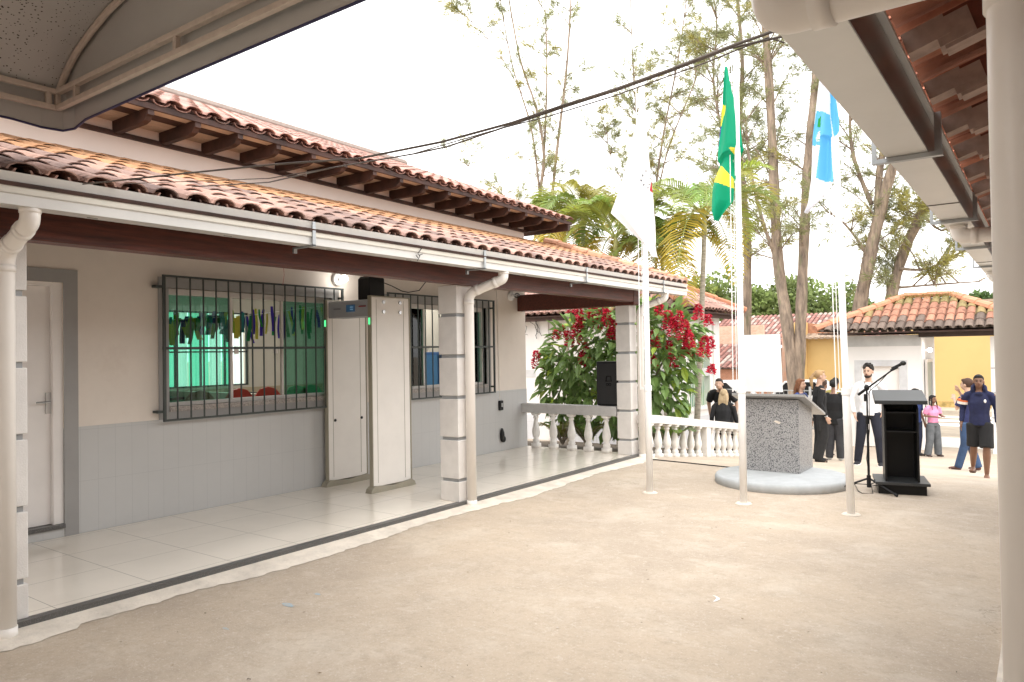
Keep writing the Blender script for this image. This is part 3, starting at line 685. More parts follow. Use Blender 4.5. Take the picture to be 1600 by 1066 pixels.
# ================================================================ wall things
def wall_lamp(y, z, lit, lab):
    t = thing('wall_lamp', (XW, y, z), lab, 'lamp', 'porch wall lamps')
    part('base', MB().tube([(XW, y, z), (XW+.035, y, z), (XW+.05, y, z)], [.075, .075, .055], 20), M['white'], t, smooth=False)
    part('socket', MB().tube([(XW+.05, y, z), (XW+.09, y, z)], .028, 14), M['white'], t)
    part('bulb', MB().ball((XW+.135, y, z), (.048, .042, .042)), glow('lit_bulb', (1, .97, .92), 9) if lit else glassmat('unlit_bulb', (.85, .85, .85)), t, smooth=True)
    if lit:
        l = bpy.data.lights.new('bulb_light', 'POINT'); l.energy = 1.2; l.shadow_soft_size = .05; l.color = (1, .96, .9)
        o = bpy.data.objects.new('bulb_light', l); COL.objects.link(o); o.location = (XW+.24, y, z-.02)
p = W(526, 437, 'x', XW); wall_lamp(p.y, p.z, True, 'glowing round wall lamp above the window beside the metal detector')
p = W(800, 463, 'x', XW); wall_lamp(p.y-.05, p.z, False, 'unlit bulb under the beam near the far wall corner')
a = W(776, 452, 'x', XW+.008); b = W(781, 628, 'x', XW+.008)
t = thing('wall_phone', (XW, b.y, b.z), 'black socket box at the end of a pale cable on the grey wall', 'socket')
part('cable', MB().tube([a, b], .006, 6), M['pvc'], t)
part('box', MB().box(XW, XW+.045, b.y-.04, b.y+.05, b.z-.13, b.z+.02), M['black'], t, bevel=.012)
part('socket_hole', MB().box(XW+.045, XW+.048, b.y-.01, b.y+.03, b.z-.08, b.z-.02), M['steel'], t)
c = W(785, 681, 'x', XW+.03)
m = MB().ball(c, (.03, .045, .10)).ball(c+Vector((.005, .03, -.055)), (.025, .045, .05)).ball(c+Vector((0, -.005, .06)), (.025, .03, .06))
single('cable_bundle', m, M['black'], 'small black cable bundle hanging low on the grey wall', 'cable', c, smooth=True)
single('dangling_wire', MB().tube([W(445, 392, 'x', -4.95), W(443, 418, 'x', -4.96), W(444, 430, 'x', -4.96), W(442, 445, 'x', -4.96)], .0018, 5), mat('red_wire', (.4, .06, .04), .5), 'thin red wire dangling from the beam above the barred window', 'wire', W(443, 418, 'x', -4.96))

# classroom contents
gl = thing('paper_garland', (-7.75, 5, 2.2), 'garland of blue, green and yellow paper strips strung inside the classroom window', 'garland')
gx = -7.75; rg = random.Random(21)
cols = [mat('paper_navy', (.02, .04, .22), .8), mat('paper_green', (.02, .25, .08), .8), mat('paper_lime', (.28, .42, .04), .8), mat('paper_yellow', (.65, .58, .08), .8), mat('paper_teal', (.02, .20, .22), .8), mat('paper_violet', (.05, .02, .38), .8)]
def strp(px, py, L, wd, tilt, mt):
    p = W(px, py, 'x', gx+rg.uniform(-.05, .05)); m = MB(); vs = []
    for i in range(5):
        t = i/4; yo = tilt*t*L; bx_ = .02*math.sin(t*3+px)
        vs += [(p.x+bx_, p.y+yo-wd/2*(1 if i else .8), p.z-t*L), (p.x+bx_, p.y+yo+wd/2*(1 if i else .8), p.z-t*L)]
    m.add(vs, [(2*i, 2*i+1, 2*i+3, 2*i+2) for i in range(4)]); part('paper_strip', m, mt, gl)
for i in range(34):
    px = 262+i*3.6+rg.uniform(-1, 1); strp(px, 497-i*.15+rg.uniform(-9, 6), rg.uniform(.14, .30), rg.uniform(.04, .075), rg.uniform(-.25, .25), rg.choice(cols[:5]))
for i in range(24):
    px = 386+i*5+rg.uniform(-1.5, 1.5); strp(px, 492-i*.5+rg.uniform(-10, 8), rg.uniform(.20, .38), rg.uniform(.03, .05), rg.uniform(-.12, .25), rg.choice([cols[5], cols[1], cols[3], cols[5], cols[4]]))
part('string', MB().tube([W(262, 500, 'x', gx), W(380, 494, 'x', gx), W(505, 478, 'x', gx)], .003, 5), M['white'], gl)
def chair(x, y, cm_, lab):
    t = thing('classroom_chair', (x, y, .05), lab, 'chair', 'classroom chairs behind the window')
    part('seat', MB().box(x-.18, x+.18, y-.18, y+.18, .44, .46), cm_, t, bevel=.008)
    m = MB()
    prof = [(-.20, .84), (-.19, 1.02), (-.12, 1.10), (0, 1.13), (.12, 1.10), (.19, 1.02), (.20, .84)]
    m.prism([(y+a, b) for a, b in prof], 'x', x-.2, x-.18); part('backrest', m, cm_, t, bevel=.006)
    for sx in (-.17, .17):
        for sy in (-.17, .17): part('leg', MB().tube([(x+sx, y+sy, .05), (x+sx, y+sy, .45 if sx > 0 else .95)], .011, 8), M['steel'], t)
redm, grnm, yelm = mat('red_plastic', (.50, .04, .02), .4), mat('green_plastic', (.03, .28, .10), .4), mat('yellow_plastic', (.7, .6, .05), .4)
for px, cm_, lab in ((318, mat('brown_plastic', (.2, .09, .04), .4), 'brown chair back, leftmost in the classroom window'), (380, redm, 'red chair back in the middle of the classroom window'), (425, redm, 'red chair back right of the middle one in the window'), (470, grnm, 'green chair back behind the green glass'), (492, grnm, 'green chair nearest the metal detector inside the window')):
    p = W(px, 600, 'x', -8.1); chair(-8.0, p.y, cm_, lab)
t = thing('classroom_cabinet', (-10.9, 6.6, 0), 'low green cabinet with pale doors under the bright back window', 'cabinet')
part('body', MB().box(-11.3, -10.8, 5.9, 7.5, .05, .88), mat('cabinet_green', (.05, .20, .12), .6), t)
for i in range(3): part('door', MB().box(-10.8, -10.785, 5.95+i*.52, 6.42+i*.52, .15, .80), mat('cabinet_door', (.28, .38, .34), .6, var=.4, scale=14), t)
part('top', MB().box(-11.32, -10.76, 5.85, 7.55, .88, .92), M['black'], t)
t = thing('blue_locker', (-8.2, 9.2, 0), 'blue cupboard seen through the second barred window', 'cupboard')
part('body', MB().box(-8.6, -8.0, 9.0, 9.5, .05, 1.55), mat('locker_blue', (.04, .12, .30), .5), t, bevel=.006)
part('door', MB().box(-8.58, -8.02, 8.985, 9.0, .1, 1.5), mat('locker_door', (.06, .18, .36), .5), t)

# ================================================================ balustrades
BP = [(.066, 0), (.066, .06), (.050, .065), (.058, .085), (.050, .11), (.036, .125), (.056, .165), (.065, .205), (.062, .24), (.045, .31), (.032, .365), (.029, .395), (.042, .405), (.042, .42), (.031, .43), (.060, .45), (.063, .475)]
def balustrade(parent, spots, h, rail_pts, mt):
    pr = [(r, z*h/.475) for r, z in BP]
    me = MB().lathe((0, 0, 0), pr, 16, square=(0, 1, 15, 16)).mesh('baluster', M['bal'], Vector((0,0,0)), smooth=R(40))
    off = WL[parent.name]
    for p in spots:
        o = link('baluster', me, parent); o.location = Vector(p)-off
t = thing('porch_balustrade', (-6.0, 9.75, 0), 'short balustrade with grey rail closing the porch end', 'balustrade')
spots = []
for px in (838, 865, 893.5, 919.6, 948): p = W(px, 695, 'y', 9.75); spots.append((p.x, 9.75, 0))
balustrade(t, spots, .555, None, None)
part('rail', MB().box(-6.93, -5.15, 9.68, 9.82, .555, .70), M['bal_grey'], t, bevel=.006)
t = thing('garden_balustrade', (-4.85, 12, -.3), 'white balustrade descending from the porch pillar along the garden', 'balustrade')
ys_ = [9.94, 10.2, 10.51, 10.842, 11.143, 11.472, 11.795, 12.11, 12.724, 13.038, 13.326, 13.644, 13.96, 14.28, 14.6, 14.92, 15.24]
balustrade(t, [(-4.87, y, gz(y)-.02) for y in ys_], .53, None, None)
m = MB(); yy = [9.86, 10.4, 11.2, 12.0, 13.0, 14.0, 14.8, 15.6]
def railz(y): return gz(y)+.51 + (0.01 if y < 10.4 else 0)
for y in yy:
    z = railz(y); m.v += [Vector((x, y, q)) for x, q in ((-4.94, z), (-4.80, z), (-4.80, z+.125), (-4.94, z+.125))]
for i in range(len(yy)-1):
    for k in range(4): m.f.append([i*4+k, i*4+(k+1) % 4, (i+1)*4+(k+1) % 4, (i+1)*4+k]); m.mi.append(0)
m.f += [[3, 2, 1, 0], [len(m.v)-4+k for k in range(4)]]; m.mi += [0, 0]
part('rail', m, M['bal'], t, bevel=.005)
for y in (12.46, 15.5): part('post', MB().box(-4.93, -4.81, y-.09, y+.10, gz(y)-.1, railz(y)+.01), M['bal'], t, bevel=.005)

# loudspeaker on the rail
sp = thing('loudspeaker', (-5.30, 9.80, .70), 'black loudspeaker on the porch rail in front of the red flowering bush', 'loudspeaker')
a = W(931, 565, 'y', 9.72); b = W(966, 626, 'y', 9.72)
part('cabinet', MB().box(a.x, a.x+.38, 9.72, 10.02, .705, a.z), M['black'], sp, bevel=.02)
gq = part('grille', MB().box(a.x+.02, a.x+.36, 9.712, 9.721, .73, a.z-.03), mat('speaker_grille', (.016, .016, .018), .7, var=.3, scale=200), sp, bevel=.006)
m = MB(); cx_ = a.x+.215; zc = (a.z+.70)/2
m.bar((cx_-.04, 9.708, zc+.04), (cx_-.03, 9.708, zc+.11), .008).bar((cx_-.03, 9.708, zc+.11), (cx_+.04, 9.708, zc+.11), .008).bar((cx_+.04, 9.708, zc+.11), (cx_+.045, 9.708, zc+.04), .008).bar((cx_-.055, 9.708, zc+.04), (cx_+.06, 9.708, zc+.04), .008)
for s_ in (-1, 1):
    for i in range(12):
        a0 = 2*math.pi*i/12; a1 = 2*math.pi*(i+1)/12; m.bar((cx_+s_*.022+.018*math.cos(a0), 9.708, zc-.01+.018*math.sin(a0)), (cx_+s_*.022+.018*math.cos(a1), 9.708, zc-.01+.018*math.sin(a1)), .006)
part('emblem', m, mat('gloss_black', (.003, .003, .003), .2), sp)

# ================================================================ flagpoles and flags
def flagpole(px, py, px2, py2, lab):
    b = W(px, py, 'z', -.058); tp = W(px2, py2, 'y', b.y)
    t = thing('flagpole', b, lab, 'flagpole', 'white flagpoles in the courtyard')
    d = (tp-b).normalized()
    part('pole', MB().tube([b, b+d*1.15, b+d*1.17, tp], [.037, .037, .031, .028], 18), M['pole'], t, smooth=R(40))
    part('base_plate', MB().tube([b+Vector((0, 0, .0)), b+Vector((0, 0, .012))], [.085, .07], 18), M['strip'], t)
    part('collar', MB().tube([b+d*1.13, b+d*1.19], .044, 18), M['pole'], t)
    part('cleat', MB().bar(b+d*1.16+Vector((-.045, 0, 0)), b+d*1.16+Vector((-.09, 0, .0)), .012).bar(b+d*1.14+Vector((-.09, 0, 0)), b+d*1.2+Vector((-.09, 0, .0)), .01), M['pole'], t)
    part('halyard', MB().tube([b+d*1.18+Vector((-.085, -.01, 0)), tp+Vector((-.07, -.01, -.06))], .005, 6).tube([b+d*1.18+Vector((-.06, .03, 0)), tp+Vector((-.055, .03, -.06))], .004, 6), M['pole'], t)
    part('finial', MB().bar(tp+Vector((-.09, 0, -.05)), tp+Vector((.0, 0, -.05)), .012).bar(tp+Vector((-.09, 0, -.05)), tp+Vector((-.09, 0, -.11)), .010).ball(tp+Vector((0, 0, .01)), .035), M['pole'], t)
    return b, tp
flagpole(1015.5, 770, 1003, 125, 'white flagpole nearest the porch carrying the white flag')
flagpole(1162, 787, 1149.5, 86, 'middle white flagpole carrying the green and yellow flag')
flagpole(1330, 804, 1300, 88, 'white flagpole by the microphone carrying the pale blue flag')
def fabric(name):
    m = leafmat(name, (1, 1, 1), .3, .8); return m
M['flag'] = fabric('flag_cloth')
def flag(rows, colf, yb, fold, lab, nm, nu=46, nv=110):
    """rows: (py, left px, right px)"""
    m = MB(); rows = sorted(rows); grid = []
    for j in range(nv+1):
        py = rows[0][0] + (rows[-1][0]-rows[0][0])*j/nv
        for (a, la, ra_), (b, lb, rb) in zip(rows, rows[1:]):
            if a <= py <= b+1e-6:
                t = (py-a)/(b-a); l = la+(lb-la)*t; r = ra_+(rb-ra_)*t; break
        row = []
        for i in range(nu+1):
            u = i/nu; px = l+(r-l)*u; row.append((px, py)); p = W(px, py, 'y', yb); m.v.append(p+Vector((0, fold(u, j/nv, px, py), 0)))
        grid.append(row)
    for j in range(nv):
        for i in range(nu):
            px = (grid[j][i][0]+grid[j][i+1][0]+grid[j+1][i][0]+grid[j+1][i+1][0])/4; py = (grid[j][i][1]+grid[j+1][i][1])/2
            m.tint[len(m.f)] = colf(px, py); m.f.append([j*(nu+1)+i, j*(nu+1)+i+1, (j+1)*(nu+1)+i+1, (j+1)*(nu+1)+i]); m.mi.append(0)
    p = W((rows[0][1]+rows[0][2])/2, rows[0][0], 'y', yb)
    return single(nm, m, M['flag'], lab, 'flag', p, smooth=True)
def inpoly(x, y, P):
    c = False; n = len(P); j = n-1
    for i in range(n):
        if (P[i][1] > y) != (P[j][1] > y) and x < (P[j][0]-P[i][0])*(y-P[i][1])/(P[j][1]-P[i][1])+P[i][0]: c = not c
        j = i
    return c
def z3(x, y): return (940+x/2.9625, 80+y/2.9625)
def z4(x, y): return (1100+x/3.554, 60+y/3.554)
stars = [z3(*q) for q in ((200, 553), (187, 575), (182, 598), (190, 618), (210, 632), (219, 616), (229, 592), (233, 576), (236, 600))]
redp = [z3(*q) for q in ((238, 603), (222, 645), (250, 662))]
def c1(x, y):
    if inpoly(x, y, redp): return (.55, .04, .06)
    for a, b in stars:
        if abs(x-a)+abs(y-b) < 1.5: return (.03, .04, .06)
    return (.86, .86, .86)
rows1 = [(136, 1003, 1006), (141, 1002, 1007), (181, 996, 1009), (232, 982, 1015), (283, 969, 1021), (316, 957, 1025), (332, 951, 1026), (350, 970, 1028), (377, 999, 1029), (402, 1020, 1028)]
flag(rows1, c1, 7.42, lambda u, v, x, y: .05*math.sin(u*9+v*2)*min(1, v*3)-.02*u, 'plain white flag with small dark stars and a red corner, hanging limp', 'white_flag', 70, 160)
yel = [[z3(*q) for q in P] for P in ([(545, 240), (578, 252), (556, 300), (546, 345), (530, 345)], [(594, 448), (624, 440), (626, 560), (610, 500)], [(536, 522), (560, 535), (605, 590), (611, 634), (505, 600), (516, 560)])]
blu = [z3(*q) for q in ((528, 345), (547, 345), (534, 435), (524, 440))]
def c2(x, y):
    for P in yel:
        if inpoly(x, y, P): return (.85, .72, .07)
    if inpoly(x, y, blu): return (.05, .06, .35)
    return (.0, .33, .17)
def f2(u, v, x, y):
    xx, yy = (x-940)*2.9625, (y-80)*2.9625
    e = 500-(xx-530)*.6            # lower hem of the upper fold
    a = .05*math.sin(u*7+v*3)*min(1, v*4)
    if yy > e: a += .09*min(1, (yy-e)/12)*max(0, 1-(yy-e)/130)
    return a
rows2 = [(104, 1132.5, 1136), (141, 1129, 1142), (181, 1125, 1152), (225, 1120, 1158), (231, 1119.5, 1156), (249, 1118.5, 1151), (270, 1115, 1150), (283, 1112, 1147), (313, 1111, 1147), (318, 1111, 1144), (330, 1111, 1134), (345, 1117, 1122)]
flag(rows2, c2, 7.42, f2, 'green and yellow flag with a sliver of blue, hanging limp in folds', 'national_flag', 60, 170)
B3 = [[z4(*q) for q in P] for P in ([(697, 275), (725, 280), (768, 515), (715, 555), (700, 430)], [(655, 408), (697, 425), (706, 540), (727, 805), (628, 782), (650, 600)], [(620, 395), (655, 405), (650, 600), (594, 590), (600, 520)])]
G3 = [z4(*q) for q in ((628, 440), (654, 432), (652, 500), (622, 485))]; W3 = z4(640, 548)
def c3(x, y):
    if inpoly(x, y, G3): return (.02, .32, .05)
    d = math.hypot((x-W3[0])*1.3, y-W3[1])
    if d < 8.5 and x < z4(650, 0)[0]: return (.9, .9, .85) if d < 6 or d > 7.3 else (.1, .35, .2)
    for P in B3:
        if inpoly(x, y, P): return (.14, .50, .80)
    return (.84, .84, .88)
rows3 = [tuple([z4(0, a)[1], z4(b, 0)[0], z4(c, 0)[0]]) for a, b, c in ((165, 648, 656), (290, 630, 737), (430, 612, 755), (540, 598, 762), (552, 597, 724), (600, 595, 723), (780, 588, 728), (830, 580, 712), (900, 572, 655), (970, 560, 574))]
def f3(u, v, x, y):
    a = .05*math.sin(u*10+v*2)
    for k, P in enumerate(B3[:2]):
        if inpoly(x, y, P): a -= 0
    return a
flag(rows3, c3, 7.36, f3, 'pale blue and white flag with a round green emblem, hanging limp', 'state_flag', 70, 150)

# ================================================================ granite lectern on round plinth
pc = W(1215, 748, 'z', .0); pc = Vector((-2.62, 9.05, 0))
rp_ = (W(1322, 762, 'z', -.03)-W(1106, 750, 'z', -.03)).length/2; pcx = (W(1322, 762, 'z', -.03)+W(1106, 750, 'z', -.03))/2
mm = MB().lathe((pcx.x, pcx.y+.28, -.075), [(rp_*1.01, 0), (rp_*1.012, .08), (rp_*.995, .105), (rp_*.97, .115)], 48)
single('round_plinth', mm, mat('plinth_paint', (.43, .45, .46), .75, var=.08, scale=8, bump=.1, dirt=((.42, .40, .36), 6, .6, .8)), 'low round grey painted plinth under the granite pulpit', 'plinth', (pcx.x, pcx.y+.28, -.07), smooth=R(40))
def granite():
    m = mat('speckled_granite', (.50, .49, .48), .4, var=.6, scale=200, col2=(.16, .16, .165), fac=(.46, .56)); t = m.node_tree; N = t.nodes; L = t.links; b = N['Principled BSDF']
    src = b.inputs['Base Color'].links[0].from_socket; geo = N.new('ShaderNodeNewGeometry'); v = N.new('ShaderNodeTexVoronoi'); v.inputs['Scale'].default_value = 130; L.new(geo.outputs['Position'], v.inputs[0])
    sp_ = N.new('ShaderNodeSeparateColor'); L.new(v.outputs['Color'], sp_.inputs[0]); gt_ = N.new('ShaderNodeMath'); gt_.operation = 'GREATER_THAN'; gt_.inputs[1].default_value = .74; L.new(sp_.outputs[0], gt_.inputs[0])
    x = N.new('ShaderNodeMix'); x.data_type = 'RGBA'; L.new(gt_.outputs[0], x.inputs[0]); L.new(src, x.inputs[6]); x.inputs[7].default_value = (.09, .09, .10, 1); L.new(x.outputs[2], b.inputs['Base Color']); return m
M['granite'] = granite()
gx0, gx1, gy0, gy1 = W(1163, 745, 'y', 9.0).x, W(1250, 748, 'y', 9.0).x, 9.0, 9.60
gl_ = thing('granite_pulpit', ((gx0+gx1)/2, 9.3, .04), 'grey speckled granite pulpit with sloping slab top on round plinth', 'pulpit')
part('body', MB().prism([(gy0, .04), (gy1, .04), (gy1, .76), (gy0, .91)], 'x', gx0, gx1), M['granite'], gl_, bevel=.004)
zt = W(1240, 616, 'y', 8.93).z; e2 = W(1293, 650, 'x', gx1+.08)
part('slab', MB().prism([(8.90, zt-.03), (8.90, zt), (9.86, .70), (9.86, .67)], 'x', gx0-.10, gx1+.10), mat('polished_granite', (.42, .41, .39), .25, var=.4, scale=140, col2=(.2, .2, .2)), gl_, bevel=.003)
for px, py, s_ in ((1215, 660, .035), (1213, 702, .012)):
    p = W(px, py, 'y', gy0-.001); m = MB(); m.add([p+Vector((s_*(1.4 if i % 2 else .8)*math.cos(i*.7), 0, s_*.5*math.sin(i*.7)-s_*.4*math.cos(i*.7))) for i in range(9)], [tuple(range(9))])
    part('chip_mark', m, M['strip'] if s_ > .02 else M['granite_dk'], gl_)
a = W(1156, 524, 'y', 9.1); b = W(1224, 613, 'y', 9.1)
single('white_board', MB().obox(((a.x+b.x)/2-.01, 9.12, (a.z+b.z)/2), ((b.x-a.x)/2-.015, 0, 0), (0, .02, 0), (-.012, .01, (a.z-b.z)/2)), M['white'], 'blank white board standing on top of the granite pulpit', 'board', (b.x-.3, 9.12, b.z), bevel=.003)

# ================================================================ black wooden lectern
bl = thing('black_lectern', (-1.25, 8.95, -.06), 'black wooden lectern with two open shelves facing the viewer', 'lectern')
x0, x1 = -1.465, -1.135; ya, yb2 = 8.82, 9.16; zf = -.058
part('base', MB().box(x0-.07, x1+.06, ya-.02, yb2+.12, zf, .045), M['blackwood'], bl, bevel=.003)
part('base_board', MB().box(x0-.10, x1+.09, ya-.07, yb2+.15, .045, .075), M['blacksheen'], bl, bevel=.003)
for a, b in ((x0, x0+.02), (x1-.02, x1)): part('side_panel', MB().prism([(ya, .075), (yb2, .075), (yb2, 1.0), (ya, .86)], 'x', a, b), M['blackwood'], bl, bevel=.002)
part('front_panel', MB().box(x0+.02, x1-.02, yb2-.018, yb2, .075, .98), M['blackwood'], bl)
for z in (.595, .80): part('shelf', MB().box(x0+.02, x1-.02, ya+.03, yb2-.018, z, z+.018), M['blackwood'], bl)
bl.rotation_euler = (0, 0, R(13))
part('top', MB().prism([(ya-.07, .905), (ya-.07, .945), (yb2+.06, 1.035), (yb2+.06, 1.0)], 'x', x0-.09, x1+.08), M['blacksheen'], bl, bevel=.003)

# microphone stand
b0 = W(1358, 768, 'z', -.055)
mt_ = thing('microphone_stand', b0, 'black tripod microphone stand with angled boom beside the black lectern', 'microphone stand')
h_ = W(1358, 606, 'y', b0.y).z
part('upright', MB().tube([(b0.x, b0.y, .02), (b0.x, b0.y, .62)], .013, 10).tube([(b0.x, b0.y, .62), (b0.x, b0.y, h_)], .009, 10), M['black'], mt_)
part('clutch', MB().tube([(b0.x, b0.y, .68), (b0.x, b0.y, .76)], .020, 12).bar((b0.x, b0.y-.0, .74), (b0.x+.045, b0.y, .74), .018), M['black'], mt_)
part('boom_joint', MB().ball((b0.x, b0.y, h_), (.028, .028, .035)).bar((b0.x-.02, b0.y, h_-.07), (b0.x-.02, b0.y, h_-.15), .02), M['black'], mt_)
pa = W(1341, 617, 'y', b0.y); pb = W(1396, 577, 'y', b0.y-.05)
part('boom', MB().tube([pa, (pa+pb)/2, pb], [.011, .009, .008], 8), M['black'], mt_)
part('boom_weight', MB().tube([pa, pa+(pb-pa)*.22], .015, 10), M['black'], mt_)
for a_ in (R(200), R(-28), R(75)):
    e = Vector((b0.x+.34*math.cos(a_), b0.y+.34*math.sin(a_), -.045)); lg = part('leg', MB().tube([(b0.x, b0.y, .09), e], .011, 8).bar((b0.x, b0.y, .02), (b0.x+.15*math.cos(a_), b0.y+.15*math.sin(a_), .025), .008), M['black'], mt_)
    part('rubber_foot', MB().tube([e-(e-Vector((b0.x, b0.y, .09)))*.10, e], .017, 8), M['black'], lg)
part('hub', MB().tube([(b0.x, b0.y, -.01), (b0.x, b0.y, .12)], .022, 12), M['black'], mt_)
tp = W(1414, 568, 'y', b0.y-.07)
mc = thing('microphone', pb, 'black handheld microphone clipped to the boom tip', 'microphone')
d = (tp-pb).normalized()
part('handle', MB().tube([pb-d*.02+Vector((0,0,.018)), tp-d*.045+Vector((0,0,.012))], [.011, .017], 12), M['black'], mc)
part('head', MB().ball(tp-d*.02+Vector((0,0,.012)), (.030, .026, .026)), mat('mic_mesh', (.03, .03, .03), .4, metal=.5, var=.5, scale=300), mc, smooth=True)
part('clip', MB().tube([pb-d*.03, pb+d*.05], .014, 10), M['black'], mc)
cab = [pb-d*.02, W(1386, 585, 'y', 8.75), W(1372, 600, 'y', 8.76), W(1358, 612, 'y', 8.77), (b0.x+.02, b0.y-.02, .6), (b0.x-.015, b0.y-.02, .3), (b0.x+.02, b0.y-.02, .05), (b0.x+.06, b0.y-.12, -.05), (b0.x-.04, b0.y-.16, -.052), (b0.x-.10, b0.y-.05, -.052), W(1336, 757, 'z', -.052), W(1250, 752, 'z', -.052)]
part('cable', MB().tube(cab, .004, 6), M['black'], mc)
single('floor_cable', MB().tube([W(x, y, 'z', -.052) + Vector((0, 0, 0)) for x, y in ((1020, 718), (1060, 722), (1100, 726), (1156, 732), (1200, 736))], .008, 6), M['black'], 'dark cable lying across the concrete from the balustrade to the plinth', 'cable', W(1100, 726, 'z', -.052))

# ================================================================ overhead wires
def sag(a, b, s, n=24): return [a.lerp(b, i/n)+Vector((0, 0, -s*4*(i/n)*(1-i/n))) for i in range(n+1)]
M['cable'] = mat('weathered_cable', (.15, .125, .11), .7, var=.3)
A0 = W(130, 288, 'x', -4.30); A1 = W(1222, 46, 'x', -.56)
wy = thing('overhead_wires', A0.lerp(A1, .5), 'bundle of dark overhead wires strung across the courtyard sky', 'wires')
def via(a, b, mids, n=8):
    """points through given pixels, depth interpolated along the span"""
    P = [a]
    tot = len(mids)+1
    for i, (px, py) in enumerate(mids):
        d = CR*((px-800)/FPX) - CU*((py-533)/FPX) + _f; o = Vector((0, 0, CAMZ)); e = b-a
        # closest plane through a,b, vertical
        nrm = e.cross(Vector((0, 0, 1))); t = (a-o).dot(nrm)/d.dot(nrm); P.append(o+d*t)
    return P+[b]
w1 = via(A0, A1, [(300, 270), (430, 257), (560, 248), (690, 222), (800, 192), (880, 165), (960, 140), (1050, 108), (1140, 73), (1200, 52)])
part('wire', MB().tube(w1, .0045, 7), M['cable'], wy)
w2 = via(W(300, 292, 'x', -4.3), A1+Vector((0, 0, -.02)), [(420, 285), (520, 262), (650, 240), (700, 229), (800, 195), (880, 168), (960, 142.5), (1050, 110.5), (1140, 75.5)])
part('wire', MB().tube(w2, .0035, 6), M['cable'], wy)
w3 = via(W(200, 287, 'x', -4.3), A1+Vector((0, .02, -.03)), [(420, 279), (640, 242), (760, 207), (860, 181), (960, 150), (1100, 99), (1200, 59)])
part('wire', MB().tube(w3, .0022, 6), M['cable'], wy)
# ================================================================ neighbouring buildings
def hip_roof(parent, x0, x1, y0, y1, ze, zr, colf, seed, pitch=.21, course=.40, matl=None, name='roof', r0=.094, overrun=0):
    """hip roof with its ridge along the longer side"""
    mb = MB(); w_, d_ = x1-x0, y1-y0; run = min(w_, d_)/2; rise = zr-ze; sl = math.hypot(run, rise)
    def side(base, across, inward, L):
        up = (Vector(inward)*run + Vector((0, 0, rise))).normalized(); n = int(L/pitch)
        for i in range(n):
            s = (i+.5)*pitch; t = min(s, L-s, run)/run; ln = sl*t
            if ln < .15: continue
            tile_cols(mb, Vector(base)+Vector(across)*(i*pitch), across, up, ln, 1, pitch, course, colf, r0=r0, seed=seed*1000+i, n=5)
    side((x0, y0, ze), (1, 0, 0), (0, 1, 0), w_); side((x1, y0, ze), (0, 1, 0), (-1, 0, 0), d_)
    side((x1, y1, ze), (-1, 0, 0), (0, -1, 0), w_); side((x0, y1, ze), (0, -1, 0), (1, 0, 0), d_)
    r = part(name, mb, matl or M['tile'], parent, recalc=False)
    if w_ >= d_: ra_, rb = Vector((x0+run, (y0+y1)/2, zr)), Vector((x1-run, (y0+y1)/2, zr))
    else: ra_, rb = Vector(((x0+x1)/2, y0+run, zr)), Vector(((x0+x1)/2, y1-run, zr))
    rg = random.Random(seed)
    def ridge(a, b):
        a = a+Vector((0, 0, .09)); b = b+Vector((0, 0, .09)); n = max(1, int((b-a).length/.4)); m = MB()
        for i in range(n):
            p = a.lerp(b, i/n); q = a.lerp(b, (i+1.12)/n if i < n-1 else 1); m.tube([p+Vector((0, 0, .012)), q], [(.115, .085), (.10, .07)], 8, tint=tuple(Vector((.60, .27, .16))*rg.uniform(.8, 1.15)))
        part('ridge_tile', m, M['tile_clean'], r)
    ridge(ra_, rb)
    for c, e in (((x0, y0), ra_), ((x1, y0), rb if w_ >= d_ else ra_), ((x1, y1), rb), ((x0, y1), ra_ if w_ >= d_ else rb)): ridge(Vector((c[0], c[1], ze)), e)
    m = MB().box(x0+.06, x1-.06, y0+.06, y1-.06, ze-.05, ze-.02); part('eave_soffit', m, M['wood_dk'], r)
    return r
# -- annex behind the flowering bush
ax = thing('school_annex', (-9, 16, -.8), 'white school annex with green curtained window behind the flowering bush', 'building')
M['annex'] = mat('annex_white', (.80, .78, .76), .8, var=.04)
XA, YA = -6.95, 15.9
m = MB(); wall_with_holes(XA-.2, XA, YA, 18.75, -1.2, 2.4, [(16.75, 18.1, .12, 1.62)], m); m.box(-14, XA-.2, YA, YA+.2, -1.2, 2.4).box(-14, XA, 18.55, 18.745, -1.2, 2.4)
part('wall', m, M['annex'], ax)
m = MB().box(-14, XA+.003, YA-.012, YA, .86, 1.06).box(XA, XA+.012, YA, 18.75, .86, 1.06); part('band', m, mat('annex_band', (.55, .55, .56), .7), ax)
part('pilaster', MB().box(XA, XA+.05, 18.35, 18.75, -1.1, 2.4), M['annex'], ax); part('pilaster', MB().box(-10.75, -10.35, YA-.05, YA, -1.1, 2.4), M['annex'], ax)
m = MB().box(-14, XA+.003, YA-.011, YA, -1.2, -.12).box(XA, XA+.011, YA, 18.75, -1.2, -.12); part('tiled_base', m, tilegrid('annex_tiles', (.62, .63, .66), (.5, .5, .52), .3, .3, 'xz', .4, .008), ax)
wd = part('window', MB().box(XA-.02, XA+.03, 16.70, 16.76, .10, 1.66).box(XA-.02, XA+.03, 18.09, 18.15, .10, 1.66).box(XA-.02, XA+.03, 16.76, 18.09, 1.60, 1.66).box(XA-.02, XA+.06, 16.68, 18.17, .04, .10), M['white'], ax)
m = MB()
for i in range(12):
    y0 = 16.78+i*.11; m.add([(XA-.10+.03*math.sin(i*2), y0, .12), (XA-.10+.03*math.sin(i*2+2), y0+.11, .12), (XA-.10+.03*math.sin(i*2+2), y0+.11, 1.6), (XA-.10+.03*math.sin(i*2), y0, 1.6)], [(0, 1, 2, 3)])
part('curtain', m, mat('green_curtain', (.06, .25, .16), .8, var=.4, scale=6, col2=(.25, .35, .08)), wd)
